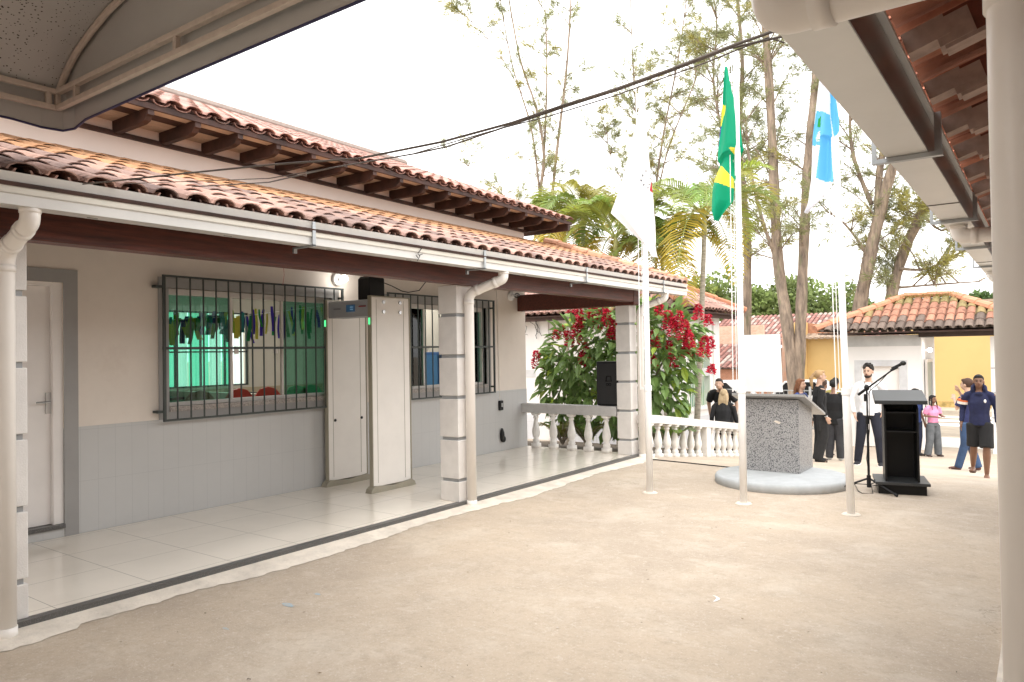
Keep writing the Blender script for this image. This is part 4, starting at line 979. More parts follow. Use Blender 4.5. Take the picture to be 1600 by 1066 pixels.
m = MB()
for i in range(9): m.box(XA+.05, XA+.065, 16.78+i*.10, 16.79+i*.10, .12, 1.6)
part('bars', m, M['white'], wd)
hip_roof(ax, -14.5, -6.42, 15.35, 19.35, 2.44, 3.5, col_pink, 31)
part('eave_beam', MB().box(-14.3, -6.6, 15.5, 15.56, 2.30, 2.41).box(-6.66, -6.60, 15.56, 19.2, 2.30, 2.41), M['wood_dk'], ax)
a = W(822, 505, 'y', 15.8)
m = MB(); rg = random.Random(4)
for i in range(5):
    pts = [a+Vector((i*.08, 0, .1))]; 
    for k in range(6): pts.append(pts[-1]+Vector((rg.uniform(-.06, .10), rg.uniform(-.01, .01), rg.uniform(-.14, .01))))
    m.tube(pts, .006, 5)
single('tangled_cables', m, M['black'], 'tangle of thin black cables hanging under the annex eave', 'cables', a)

# -- gatehouse
gh = thing('gatehouse', (-2.4, 20.5, -.97), 'small white gatehouse with mossy tiled hip roof and passage to the street', 'building')
M['gwhite'] = mat('gatehouse_white', (.78, .76, .74), .8, var=.04, scale=1)
m = MB(); wall_with_holes(-4.06, -2.42, 20.0, 20.18, -1.2, 1.70, [(-3.74, -2.90, -.95, 1.04)], m) if False else None
m = MB().box(-4.06, -3.74, 20, 22.6, -1.2, 1.72).box(-2.90, -2.42, 20, 20.25, -1.2, 1.72).box(-3.74, -2.90, 20, 20.25, 1.04, 1.72).box(-2.62, -2.42, 20.25, 22.6, -1.2, 1.72).box(-3.74, -2.62, 22.4, 22.6, -1.2, 1.72).box(-1.03, -.70, 20, 20.3, -1.2, 1.72).box(-.70, 3.0, 20.05, 20.25, -1.2, 1.72)
part('wall', m, M['gwhite'], gh)
part('grey_band', MB().box(-4.08, -2.42, 19.985, 20.0, 1.53, 1.80).box(-4.08, -2.42, 20.0, 22.6, 1.72, 1.80), mat('gate_grey', (.52, .52, .51), .8), gh)
dg = part('door', MB().box(-3.74, -2.90, 20.08, 20.12, -.95, 1.04), M['doorw'], gh)
part('surround', MB().box(-3.90, -3.74, 19.984, 19.999, -1.0, 1.19).box(-2.90, -2.72, 19.984, 19.999, -1.0, 1.19).box(-3.74, -2.90, 19.984, 19.999, 1.04, 1.19), mat('door_surround_grey', (.56, .56, .57), .7), dg)
part('handle', MB().bar((-2.98, 20.05, .05), (-2.98, 20.05, .17), .03), M['steel'], dg)
sd_ = part('passage_door', MB().box(-2.42, -2.38, 20.5, 21.5, -.95, 1.12), mat('grey_green_door', (.25, .31, .30), .4), gh, label='grey green glazed door folded against the passage wall')
part('frame', MB().box(-2.40, -2.35, 20.42, 20.5, -.98, 1.20).box(-2.40, -2.35, 21.5, 21.58, -.98, 1.20).box(-2.40, -2.35, 20.5, 21.5, 1.12, 1.20), M['alu'], sd_)
part('joint', MB().box(-1.035, -.72, 19.99, 20.0, .98, 1.01).box(-1.035, -.72, 19.99, 20.0, .42, .45).box(-1.035, -.72, 19.99, 20.0, -.15, -.12), M['joint'], gh)
part('beam', MB().box(-2.46, -.60, 19.93, 20.10, 1.735, 1.93), mat('gate_beam', (.06, .04, .035), .7, var=.3), gh)
def col_moss(c, k, nc, rg, cov):
    v = Vector((.42, .20, .13))*rg.uniform(.8, 1.15)
    if k == 0 or (k == 1 and rg.random() < .5): v = Vector((.17, .125, .10))*rg.uniform(.8, 1.2)
    if k >= nc-1 and rg.random() < .6: v = v.lerp(Vector((.20, .22, .07)), .65)
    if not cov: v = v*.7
    return tuple(v)
hip_roof(gh, -4.70, -.10, 19.45, 23.0, 1.90, 2.72, col_moss, 41, pitch=.20, course=.38, r0=.088)
# moss clumps along the gatehouse ridge
mo = MB(); rg = random.Random(8)
for i in range(900):
    x = rg.uniform(-3.5, -1.7); y = 21.2-abs(rg.gauss(0, .18)); z = 2.72+(y-21.2)*.46+.10+rg.uniform(0, .05)
    d = Vector((rg.uniform(-1, 1), rg.uniform(-1, .3), rg.uniform(.1, 1))).normalized()*rg.uniform(.03, .09); s_ = Vector((rg.uniform(-1, 1), rg.uniform(-1, 1), 0))*.008; p = Vector((x, y, z))
    g_ = rg.uniform(.6, 1.3); mo.add([p-s_, p+s_, p+d], [(0, 1, 2)], (g_, g_, g_*.8))
o = struct('roof_moss', mo, leafmat('moss', (.24, .25, .07)), kind='stuff')
gl2 = thing('gate_lamp', W(1447, 547, 'y', 20.3), 'lit bulb in the gatehouse passage before the yellow wall', 'lamp')
p = W(1453, 547, 'y', 20.4)
part('bulb', MB().ball(p, .05), glow('gate_bulb', (1, .98, .94), 14), gl2, smooth=True)
part('holder', MB().tube([(-2.42, p.y, p.z), (p.x-.04, p.y, p.z)], .022, 10), M['white'], gl2)

# -- far side of the street
M['yellow'] = mat('yellow_render', (.60, .41, .17), .9, var=.06, scale=.6, bump=.1, dirt=((.55, .38, .15), 3, .62, .8))
M['brick'] = brickmat('bare_brick', (.52, .22, .12), (.42, .17, .09), (.45, .36, .28), 5)
M['corr'] = mat('corrugated_cement', (.36, .27, .20), .9, var=.3, scale=3)
yb = thing('yellow_shop', (-1.5, 34, -.93), 'long plain yellow wall across the street seen through the gate passage', 'building')
part('wall', MB().box(-4.6, 6.5, 33.9, 37, -1.1, 3.2), M['yellow'], yb)
part('mossy_base', MB().box(-4.6, 6.5, 33.885, 33.899, -.93, -.70), mat('mossy_render', (.30, .22, .08), .95, var=.5, scale=5, col2=(.60, .42, .16)), yb)
part('parapet', MB().box(-4.7, 6.6, 33.8, 37.1, 3.2, 3.3), M['corr'], yb)
def corr_roof(mb, c0, across, up, L, n, tintf, r=.16):
    tile_cols(mb, c0, across, up, L, n, r*2, L, tintf, r0=r*.95, n=5)
yh = thing('yellow_house', (-7.8, 33, -1), 'yellow house with a brick gable and thin corrugated awning left of the gatehouse', 'house')
part('wall', MB().box(-8.30, -6.0, 33.0, 33.2, -1.1, 2.02).box(-8.72, -8.30, 32.6, 33.2, -1.1, 2.62), M['yellow'], yh)
part('side_wall', MB().box(-8.72, -8.5, 33.2, 37, -1.1, 2.6).box(-9.35, -8.72, 33.0, 33.2, -1.1, 2.2), mat('old_brick_render', (.60, .36, .26), .9, var=.3, scale=4, col2=(.55, .45, .38)), yh)
m = MB(); m.prism([(-8.45, 2.02), (-5.9, 2.02), (-5.9, 2.25), (-8.45, 2.62)], 'y', 33.25, 33.4); part('gable', m, M['brick'], yh)
m = MB()
for i in range(11): m.tube([(-8.55+i*.24, 32.55, 1.93), (-8.55+i*.24, 33.3, 2.12)], [(.12, .05)]*2, 8)
part('awning', m, M['corr'], yh)
m = MB(); up_ = Vector((0, 4, 1.0)).normalized(); tile_cols(m, (-8.8, 33.2, 2.62), (1, 0, 0), up_, 4, 13, .24, .42, col_pink, seed=77, n=5); 
rh = thing('red_roofed_house', (-11, 36, -1), 'long house with faded red and white tiled roof behind the tree trunks', 'house')
part('wall', MB().box(-14.0, -5.0, 36.0, 40, -1.1, 1.55), mat('dull_render', (.45, .33, .26), .9, var=.3, scale=2), rh)
def col_red(c, k, nc, rg, cov):
    v = Vector((.36, .17, .14))*rg.uniform(.75, 1.2)
    if rg.random() < .33: v = Vector((.50, .38, .33))*rg.uniform(.8, 1.1)
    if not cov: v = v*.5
    return tuple(v)
m = MB(); up_ = Vector((0, 4.0, 1.45)).normalized(); tile_cols(m, (-14.3, 35.6, 1.62), (1, 0, 0), up_, 4.8, 44, .23, .40, col_red, seed=51, n=5)
part('roof', m, M['tile'], rh, recalc=False)
bh = thing('brick_house', (-11.5, 29.5, -1), 'low bare brick house with patched tiled roof beyond the annex', 'house')
part('wall', MB().box(-13.5, -10.0, 29.4, 33, -1.1, .70), M['brick'], bh)
part('upper_wall', MB().box(-13.6, -9.9, 32.2, 32.4, .7, 2.55), brickmat('pale_brick', (.62, .36, .26), (.66, .48, .36), (.62, .5, .4), 5), bh)
m = MB(); up_ = Vector((0, 3.0, .95)).normalized(); tile_cols(m, (-13.7, 29.1, .72), (1, 0, 0), up_, 3.2, 17, .23, .40, col_red, seed=52, n=5)
part('roof', m, M['tile'], bh, recalc=False)
part('window', MB().box(-12.3, -11.5, 29.385, 29.399, -.2, .35), M['black'], bh)

# -- iron fence and parked car
ft = thing('metal_fence', (-7, 22.6, -1.03), 'tall grey metal fence with thin bars between annex and gatehouse', 'fence')
for x in (-9.6, -8.3, -7.0, -5.62, -5.25, -4.6, -4.2): part('post', MB().box(x-.03, x+.03, 22.55, 22.61, -1.05, .38), mat('fence_post', (.55, .56, .57), .5, metal=.3), ft)
m = MB()
for z in (-.85, .25): m.box(-9.6, -4.2, 22.57, 22.59, z, z+.03)
part('rail', m, M['bracket'], ft)
m = MB(); x = -9.5
while x < -4.2: m.box(x, x+.012, 22.574, 22.586, -.85, .28); x += .12
part('bars', m, M['bracket'], ft)
def car(x, y, col, lab, L=4.1):
    t = thing('parked_car', (x, y, -1.05), lab, 'car', 'cars parked in the street'); z0 = -1.045
    cm_ = mat('car_paint', col, .25, metal=.2, var=.02)
    b = MB(); b.prism([(x-L/2, z0+.28), (x-L/2+.05, z0+.62), (x-L/2+.3, z0+.80), (x-L*.28, z0+.88), (x+L*.24, z0+.90), (x+L/2-.12, z0+.78), (x+L/2, z0+.5), (x+L/2-.05, z0+.26)], 'y', y-.84, y+.84); part('body', b, cm_, t, bevel=.04)
    b = MB(); b.prism([(x-L*.28, z0+.88), (x-L*.16, z0+1.40), (x+L*.10, z0+1.43), (x+L*.25, z0+.90)], 'y', y-.74, y+.74); cb_ = part('cabin', b, cm_, t, bevel=.03)
    part('side_window', MB().prism([(x-L*.245, z0+.92), (x-L*.15, z0+1.34), (x-L*.03, z0+1.37), (x-L*.03, z0+.92)], 'y', y-.748, y-.741), M['black'], cb_)
    part('side_window', MB().prism([(x+.0, z0+.92), (x+.0, z0+1.37), (x+L*.09, z0+1.37), (x+L*.21, z0+.92)], 'y', y-.748, y-.741), M['black'], cb_)
    for sx in (-L*.31, L*.31):
        wh = part('wheel', MB().tube([(x+sx, y-.86, z0+.31), (x+sx, y-.66, z0+.31)], .31, 20), M['black'], t); part('rim', MB().tube([(x+sx, y-.87, z0+.31), (x+sx, y-.86, z0+.31)], .19, 14), M['steel'], wh)
        part('wheel', MB().tube([(x+sx, y+.66, z0+.31), (x+sx, y+.86, z0+.31)], .31, 20), M['black'], t)
    part('headlight', MB().box(x+L/2-.1, x+L/2-.0, y-.80, y-.5, z0+.60, z0+.72), M['glass'], t, bevel=.02)
    part('tail_light', MB().box(x-L/2+.0, x-L/2+.06, y-.80, y-.6, z0+.60, z0+.76), redm, t, bevel=.01)
car(-9.6, 26.4, (.72, .73, .75), 'silver car parked beyond the fence behind the bending couple')
car(-6.9, 27.6, (.75, .75, .74), 'white car parked behind the large forked tree trunk')
# ================================================================ vegetation
M['bark'] = mat('casuarina_bark', (.36, .28, .21), .95, var=.5, scale=3, stretch=(3, 3, .6), col2=(.11, .085, .07), fac=(.35, .7), bump=.9, bscale=14, dirt=((.16, .17, .09), 1.6, .56, .72))
M['needle'] = leafmat('casuarina_needles', (.27, .285, .13), .5)
M['palm'] = leafmat('palm_leaf', (.255, .32, .085), .42, .45)
M['ptrunk'] = mat('palm_trunk', (.34, .30, .24), .85, var=.35, scale=9, stretch=(1, 1, 5), bump=.4, bscale=30)
M['leaf'] = leafmat('bush_leaf', (.24, .38, .12), .3, .4)
M['petal'] = leafmat('red_petals', (.60, .022, .06), .35, .6)
M['dleaf'] = leafmat('distant_leaf', (.19, .25, .10), .35, .7)
def rvec(rg): 
    while True:
        v = Vector((rg.uniform(-1, 1), rg.uniform(-1, 1), rg.uniform(-1, 1)))
        if .05 < v.length < 1: return v.normalized()
def smoothpts(P, k=4):
    out = []
    for i in range(len(P)-1):
        p0 = P[max(0, i-1)]; p1 = P[i]; p2 = P[i+1]; p3 = P[min(len(P)-1, i+2)]
        for j in range(k):
            t = j/k; out.append(.5*((2*p1)+(-p0+p2)*t+(2*p0-5*p1+4*p2-p3)*t*t+(-p0+3*p1-3*p2+p3)*t**3))
    out.append(P[-1]); return out
def tuft(mb, p, d, rg, n, L, w, col):
    for _ in range(n):
        v = (d*1.0 + rvec(rg)*.8 + Vector((0, 0, .12))).normalized()*L*rg.uniform(.5, 1.1); s = v.cross(rvec(rg)).normalized()*w
        q = p+rvec(rg)*L*.25; m_ = q+v*.55+Vector((0, 0, -L*.03)); e = q+v+Vector((0, 0, -L*.16)); g_ = rg.uniform(.65, 1.35); c = (col[0]*g_, col[1]*g_, col[2]*g_)
        mb.add([q-s*.6, q+s*.6, m_+s, m_-s, e], [(0, 1, 2, 3), (3, 2, 4)], c)
def casuarina(label, limbs, seed, Y, twigs=1.0, zlo=2.5, size=1.0, spread=1.5, tl=.26, group='tall feathery trees beyond the courtyard'):
    rg = random.Random(seed); tr = MB(); fo = MB(); base = None
    for pts, r0, r1 in limbs:
        P = [W(x, y, 'y', Y + rg.uniform(-.15, .15)) for x, y in pts]
        if base is None: base = Vector((P[0].x, P[0].y, -1.05)); P = [base-Vector((0, 0, .3))] + P if P[0].z > -.8 else P
        S = smoothpts(P); n = len(S); rad = [(r0+(r1-r0)*i/(n-1))*(1+.07*math.sin(i*1.7)) for i in range(n)]
        tr.tube(S, rad, 10)
        L = sum((b-a).length for a, b in zip(S, S[1:]))
        for k in range(int(L*3.0*twigs)):
            i = rg.randrange(1, n); p = S[i]
            if p.z < zlo: continue
            if i == n-1: p = S[i]
            d = rvec(rg); d.z = abs(d.z)*.8+.15; d.normalize(); ln = rg.uniform(.5, 1.0)*spread*(1.15-.4*i/n)
            e = p+d*ln+Vector((0, 0, -.06*ln)); mid = p.lerp(e, .5)+Vector((0, 0, .10*ln))+rvec(rg)*.07
            tw = smoothpts([p, mid, e], 4); tr.tube(tw, [max(.006, .028*size*(1-j/len(tw))) for j in range(len(tw))], 4)
            cl = (1, 1, 1) if rg.random() < .75 else (1.25, 1.1, .7)
            for q in tw[2:]:
                if rg.random() < .85: tuft(fo, q+rvec(rg)*.14, d, rg, int(18*size), tl*size*1.1, .0095*size, cl)
            for s_ in range(4):
                q = tw[rg.randrange(2, len(tw))]; d2 = (d+rvec(rg)*.9).normalized(); e2 = q+d2*ln*.45; tr.tube([q, e2], [.010*size, .004], 3)
                for tt in (.4, .7, 1): tuft(fo, q.lerp(e2, tt)+rvec(rg)*.08, d2, rg, int(15*size), tl*size, .009*size, cl)
    t = thing('casuarina_tree', base, label, 'tree', group)
    part('trunk', tr, M['bark'], t, smooth=True); part('crown', fo, M['needle'], t, recalc=False)
casuarina('large forked tree with two tall trunks behind the granite pulpit', [([(1243, 640), (1240, 590), (1229, 500), (1215, 400), (1208, 250), (1200, 100), (1192, 0), (1186, -90)], .245, .09), ([(1246, 632), (1249, 560), (1252, 480), (1257, 360), (1261, 270), (1268, 190), (1276, 100), (1282, 0), (1286, -80)], .20, .08), ([(1218, 420), (1190, 340), (1172, 260), (1165, 190)], .07, .03)], 3, 24, 1.05, zlo=4.0, spread=2.4)
casuarina('dark straight trunk just right of the middle flagpole', [([(1165, 600), (1167, 480), (1168, 380), (1160, 290), (1155, 200), (1160, 100), (1150, -30)], .20, .05), ([(1166, 330), (1135, 230), (1115, 130), (1120, 30), (1105, -40)], .06, .02)], 5, 25.5, 1.1, zlo=3.8, spread=2.2)
casuarina('leaning forked tree right of the blue flag pole', [([(1328, 600), (1342, 490), (1358, 405), (1377, 325), (1392, 270), (1405, 232), (1425, 160)], .25, .10), ([(1372, 335), (1374, 270), (1384, 212), (1388, 150)], .12, .07), ([(1362, 320), (1335, 250), (1328, 190), (1332, 120)], .07, .03), ([(1358, 400), (1320, 350), (1290, 330)], .05, .02)], 8, 24.5, .85, zlo=2.7, spread=2.2)
casuarina('leaning trunk behind the gatehouse roof at the right', [([(1378, 600), (1392, 470), (1410, 400), (1432, 350), (1446, 318)], .19, .13), ([(1405, 420), (1450, 420), (1500, 395), (1545, 380)], .05, .02), ([(1400, 450), (1460, 445), (1530, 440)], .04, .02), ([(1440, 330), (1470, 360), (1520, 340)], .04, .015)], 11, 25, 1.3, zlo=2.6, spread=1.5)
casuarina('slim many stemmed tree rising behind the school roof', [([(846, 600), (845, 450), (845, 385), (843, 310), (850, 245), (838, 170), (812, 90), (792, -20)], .13, .03), ([(843, 300), (830, 200), (800, 100), (778, -20)], .05, .02), ([(850, 240), (854, 150), (854, 70), (850, -20)], .05, .02), ([(860, 330), (872, 220), (884, 120), (890, 40), (894, -40)], .07, .03), ([(845, 380), (800, 320), (745, 270), (700, 238)], .035, .012), ([(835, 180), (770, 70), (715, 15)], .02, .01)], 14, 27, .62, zlo=4.5, spread=1.3, size=.9)
casuarina('thin sparse tree behind the white flag', [([(1020, 600), (1025, 420), (1022, 330), (1035, 220), (1060, 90), (1075, -20)], .09, .02), ([(1020, 340), (1000, 230), (990, 120), (985, 0)], .05, .02), ([(1024, 320), (1045, 230), (1085, 130), (1110, 60)], .04, .02), ([(1020, 360), (960, 260), (945, 200)], .03, .01)], 17, 29, .85, zlo=5.0, spread=1.8)

def frond(mb, st, base, az, L, droop, rg, tint, nl=30, ll=.62, lift=.9):
    d = Vector((math.cos(az), math.sin(az), 0)); P = []
    for i in range(11):
        t = i/10; P.append(base + d*(L*t*(1-.18*t)) + Vector((0, 0, L*(lift*t - droop*t*t))))
    st.tube(P, [.018*(1-.85*i/10) for i in range(11)], 5)
    side = d.cross(Vector((0, 0, 1)))
    for k in range(nl):
        t = .16+.84*k/nl; i = min(9, int(t*10)); f = t*10-i; p = P[i].lerp(P[i+1], f); tan = (P[i+1]-P[i]).normalized()
        l = ll*math.sin(math.pi*min(1, .18+.80*t))**.7
        for s_ in (-1, 1):
            v = (side*s_*.85 + tan*.65 + Vector((0, 0, .25))).normalized(); w = tan.cross(v).cross(v).normalized()*.018
            a = p+v*l*.5+Vector((0, 0, -.01)); e = p+v*l+Vector((0, 0, -l*rg.uniform(.18, .42))); g_ = rg.uniform(.75, 1.25); c = (tint[0]*g_, tint[1]*g_, tint[2]*g_)
            mb.add([p-w*.4, p+w*.4, a+w, a-w, e], [(0, 1, 2, 3), (3, 2, 4)], c)
def palm(label, px, py, Y, n, L, seed, rt=.055, lean=0, bpx=None):
    rg = random.Random(seed); top = W(px, py, 'y', Y); zb = gz(Y); base = Vector((top.x+lean, Y, zb)) if bpx is None else Vector((W(bpx[0], bpx[1], 'y', Y).x, Y, zb))
    t = thing('palm_tree', base, label, 'palm', 'palms behind the flowering bush'); tr = MB(); fo = MB(); st = MB()
    P = smoothpts([base-Vector((0, 0, .2)), base.lerp(top, .5)+Vector((.03, 0, 0)), top-Vector((0, 0, .35))], 5); tr.tube(P, [rt*(1.2-.4*i/len(P)) for i in range(len(P))], 10)
    part('trunk', tr, M['ptrunk'], t, smooth=True)
    part('crownshaft', MB().tube([top-Vector((0, 0, .38)), top-Vector((0, 0, .1)), top+Vector((0, 0, .08))], [rt*1.05, rt*.9, rt*.4], 10), mat('crownshaft_green', (.36, .34, .13), .5, var=.2), t, smooth=True)
    for k in range(n):
        az = 2*math.pi*k/n+rg.uniform(-.3, .3); old = rg.random() < .12
        tint = (1.9, 1.15, .6) if old else (rg.uniform(.8, 1.35), rg.uniform(.85, 1.15), rg.uniform(.7, 1.0))
        frond(fo, st, top, az, L*rg.uniform(.8, 1.1), rg.uniform(.75, 1.1) if not old else 1.35, rg, tint, lift=(rg.uniform(.75, 1.35) if not old else .5))
    part('fronds', fo, M['palm'], t, recalc=False); part('frond_stems', st, mat('frond_stem', (.33, .36, .12), .6), t)
palm('tallest palm with wide fronds between the white and green flags', 1100, 338, 14.0, 18, 1.85, 2, bpx=(1082, 520))
palm('palm rising directly behind the lower tip of the school roof', 910, 338, 14.2, 15, 1.6, 4)
palm('palm just left of the white flag over the roof edge', 962, 372, 13.6, 14, 1.5, 6)
palm('small yellowing palm at the end of the upper roof', 882, 360, 14.6, 13, 1.3, 9, rt=.04)
palm('low palm behind the white flagpole', 1035, 400, 14.4, 15, 1.4, 12, rt=.04)

# flowering bush
fb = thing('flowering_bush', (-6.2, 12.3, gz(12.3)), 'large leafy bush full of drooping crimson flower spikes by the porch', 'bush')
rg = random.Random(33); lv = MB(); stm = MB()
def leafcard(mb, p, d, up, L, w, tint):
    d = d.normalized(); s = d.cross(up); s = s.normalized() if s.length > 1e-3 else Vector((1, 0, 0)); nrm = s.cross(d)
    a = p+d*L*.22; b = p+d*L*.55-nrm*L*.02; e = p+d*L-nrm*L*.12; fo = nrm*w*.25
    mb.add([p, a+s*w*.36+fo, b+s*w*.5+fo, e, b-s*w*.5+fo, a-s*w*.36+fo, a, b], [(0, 1, 6), (1, 2, 7, 6), (2, 3, 7), (0, 6, 5), (6, 7, 4, 5), (7, 3, 4)], tint)
lobes = [((-6.9, 11.9, 1.45), (.85, .75, .75)), ((-6.3, 12.0, 1.75), (.75, .75, .70)), ((-5.75, 12.2, 1.5), (.8, .75, .95)), ((-5.75, 12.3, .75), (.6, .6, .7)), ((-6.5, 12.1, .75), (.85, .75, .8)), ((-7.3, 11.8, .9), (.5, .5, .5)), ((-5.45, 12.6, 1.75), (.5, .5, .42))]
b0_ = Vector((-6.2, 12.3, gz(12.3)))
for c, r in lobes:
    c = Vector(c); stm.tube(smoothpts([b0_+Vector((rg.uniform(-.15, .15), rg.uniform(-.1, .1), 0)), b0_.lerp(c, .5)+Vector((rg.uniform(-.1, .1), 0, .1)), c], 4), [.03-.002*i for i in range(9)], 6)
    for _ in range(int(300*r[0]*r[2]/.5)):
        v = rvec(rg); q = rg.uniform(.55, 1.0)**.5; p = c+Vector((v.x*r[0]*q, v.y*r[1]*q, v.z*r[2]*q))
        d = (v+Vector((0, 0, rg.uniform(-.9, .1)))+rvec(rg)*.5); g_ = rg.uniform(.55, 1.25); yel_ = rg.random() < .08
        leafcard(lv, p, d, Vector((0, 0, 1))+rvec(rg)*.4, rg.uniform(.17, .32), rg.uniform(.085, .15), (g_*1.5, g_*1.3, g_*.6) if yel_ else (g_, g_, g_))
    for _ in range(5):
        v = rvec(rg); v.z = abs(v.z)*.6; stm.tube([c-Vector((0, 0, .2)), c+Vector((v.x*r[0], v.y*r[1], v.z*r[2]))*1.0], [.012, .005], 4)
# arching leafy shoots over the left side
for px, py in ((842, 590), (852, 620), (862, 640), (872, 655), (848, 570), (880, 665)):
    p = W(px, py, 'y', 11.5); q = Vector((-6.9, 11.7, 1.1)); S = smoothpts([q, q.lerp(p, .5)+Vector((0, 0, .25)), p], 5); stm.tube(S, .006, 4)
    for s_ in S[3:]:
        for _ in range(3): g_ = rg.uniform(.5, 1.1); leafcard(lv, s_, Vector((rg.uniform(-1, .5), rg.uniform(-1, 1), -rg.uniform(.3, 1.6))), Vector((0, 0, 1))+rvec(rg)*.3, rg.uniform(.16, .27), rg.uniform(.06, .10), (g_, g_, g_))
part('leaves', lv, M['leaf'], fb, recalc=False); part('stems', stm, mat('bush_stem', (.20, .17, .11), .8), fb)
fl = [(900, 522, 1.25), (889, 530, 1.0), (915, 548, .9), (878, 518, .7), (925, 488, 1.0), (938, 482, 1.3), (948, 498, 1.2), (960, 512, .9), (905, 492, 1.0), (892, 480, .8), (838, 562, 1.1), (910, 562, .9), (930, 505, .7), (1003, 500, 1.2), (1006, 520, .9), (1021, 530, 1.2), (1045, 500, 1.2), (1052, 512, 1.3), (1062, 500, 1.1), (1070, 515, 1.3), (1076, 530, 1.2), (1072, 548, 1.0), (1091, 488, 1.0), (1107, 500, .7), (1101, 542, 1.4), (1110, 536, .8), (1050, 562, 1.0), (1019, 566, .9), (1112, 577, .6), (1030, 482, .9), (955, 520, .8), (868, 523, .5), (1046, 540, .6), (905, 505, .8)]
for px, py, s_ in fl:
    p = W(px, py, 'y', rg.uniform(11.3, 11.75) if px < 1000 else rg.uniform(11.7, 12.1)); m = MB(); h_ = (.30 if px < 1000 else .26)*s_
    for _ in range(int(190*s_)):
        t = rg.random(); a_ = rg.uniform(0, 2*math.pi); r = .09*s_*(1-t)**.6*rg.uniform(.3, 1); q = p+Vector((r*math.cos(a_), r*math.sin(a_), h_*(t-.5)))
        d = (Vector((math.cos(a_), math.sin(a_), rg.uniform(-.6, .8)))).normalized()*rg.uniform(.03, .06); sd2 = d.cross(rvec(rg)).normalized()*.012; g_ = rg.uniform(.5, 1.4)
        tint = (1.5, 22, 9) if rg.random() < .05 else (g_, g_, g_)
        m.add([q-sd2, q+sd2, q+d+sd2*.6, q+d-sd2*.6], [(0, 1, 2, 3)], tint)
    part('flower_spike', m, M['petal'], fb, recalc=False)
# low fern palms in the bed
for i, (px, py, lab) in enumerate(((897, 665, 'small fern palm seen through the left balusters'), (930, 660, 'dark fern palm behind the middle balusters'), (1050, 668, 'fern palm low behind the descending balustrade'), (1015, 660, 'fern palm beside the porch pillar'))):
    p = W(px, py, 'y', 11.6); b = Vector((p.x, 11.2+.1*i, gz(11.6))); t = thing('fern_palm', b, lab, 'plant', 'small fern palms in the garden bed'); fo = MB(); st = MB()
    for k in range(9): frond(fo, st, b+Vector((0, 0, .12)), 2*math.pi*k/9+.3*i, .62, .95, rg, (rg.uniform(.4, .9), rg.uniform(.5, .9), .6), nl=18, ll=.17, lift=1.5)
    part('fronds', fo, M['palm'], t, recalc=False); part('stems', st, M['ptrunk'], t)

# distant round trees
def round_tree(label, px, py, Y, r, seed, tint=(1, 1, 1), n=1500, trunk=True):
    rg = random.Random(seed); c = W(px, py, 'y', Y); base = Vector((c.x, Y, -1.05)); t = thing('broadleaf_tree', base, label, 'tree', 'green trees on the skyline'); fo = MB(); tr = MB()
    tr.tube([base-Vector((0, 0, .2)), base.lerp(c, .6)+Vector((.1, 0, 0)), c], [r*.09, r*.06, r*.03], 8)
    for k in range(9):
        v = rvec(rg); cc = c+Vector((v.x*r*.65, v.y*r*.6, v.z*r*.35)); rr_ = r*rg.uniform(.32, .5); tr.tube([c-Vector((0, 0, r*.2)), cc], [r*.03, r*.01], 5); gb = rg.uniform(.7, 1.25)
        for _ in range(n//9):
            u = rvec(rg); q = cc+u*rr_*rg.uniform(.5, 1.05)*1.0; g_ = gb*rg.uniform(.6, 1.35); leafcard(fo, q, u+rvec(rg), Vector((0, 0, 1))+rvec(rg), .30, .20, (g_*tint[0], g_*tint[1], g_*tint[2]))
    part('trunk', tr, M['bark'], t); part('crown', fo, M['dleaf'], t, recalc=False)
round_tree('round dense green tree above the annex roof by the middle pole', 1130, 478, 44, 2.9, 1, (1, 1, .8), 2600)
round_tree('bushy tree left of the forked trunks on the skyline', 1190, 492, 46, 2.2, 2, (1.1, 1.05, .9))
round_tree('tree seen between the two forked trunks', 1240, 478, 48, 2.4, 3, (1.15, 1.1, .9), 1900)
round_tree('spreading tree right of the forked trunks', 1290, 484, 46, 2.5, 4, (1.05, 1.05, .85), 1900)
round_tree('small green tree behind the blue flag pole', 1330, 496, 50, 1.8, 5, (.9, .95, .8))
round_tree('dark green tree at the right end of the gatehouse roof', 1535, 492, 44, 1.5, 6, (.6, .75, .6))
round_tree('yellow green tree peeking over the annex roof', 1080, 470, 42, 2.0, 7, (1.2, 1.1, .7))
# ================================================================ people
def remesh(mb, voxel, name, mats, smooth_it=4, matf=None):
    me = mb.mesh(name, mats, Vector((0, 0, 0))); o = bpy.data.objects.new('tmp', me); COL.objects.link(o)
    r = o.modifiers.new('r', 'REMESH'); r.mode = 'VOXEL'; r.voxel_size = voxel; r.use_smooth_shade = True
    s = o.modifiers.new('s', 'SMOOTH'); s.iterations = smooth_it; s.factor = .5
    dg_ = bpy.context.evaluated_depsgraph_get(); ne = bpy.data.meshes.new_from_object(o.evaluated_get(dg_)); ne.name = name
    bpy.data.objects.remove(o); bpy.data.meshes.remove(me)
    ne.materials.clear()
    for m in (mats if isinstance(mats, (list, tuple)) else [mats]): ne.materials.append(m)
    ne.polygons.foreach_set('material_index', [0]*len(ne.polygons))
    ne.shade_smooth(); return ne
SK = {}
def skin(c):
    if c not in SK: SK[c] = mat('skin', c, .5, var=.06, scale=8)
    return SK[c]
CL = {}
def cloth(c, nm='cloth'):
    k = (c, nm)
    if k not in CL: CL[k] = mat(nm, c, .85, var=.22, scale=7, bump=.6, bscale=16)
    return CL[k]
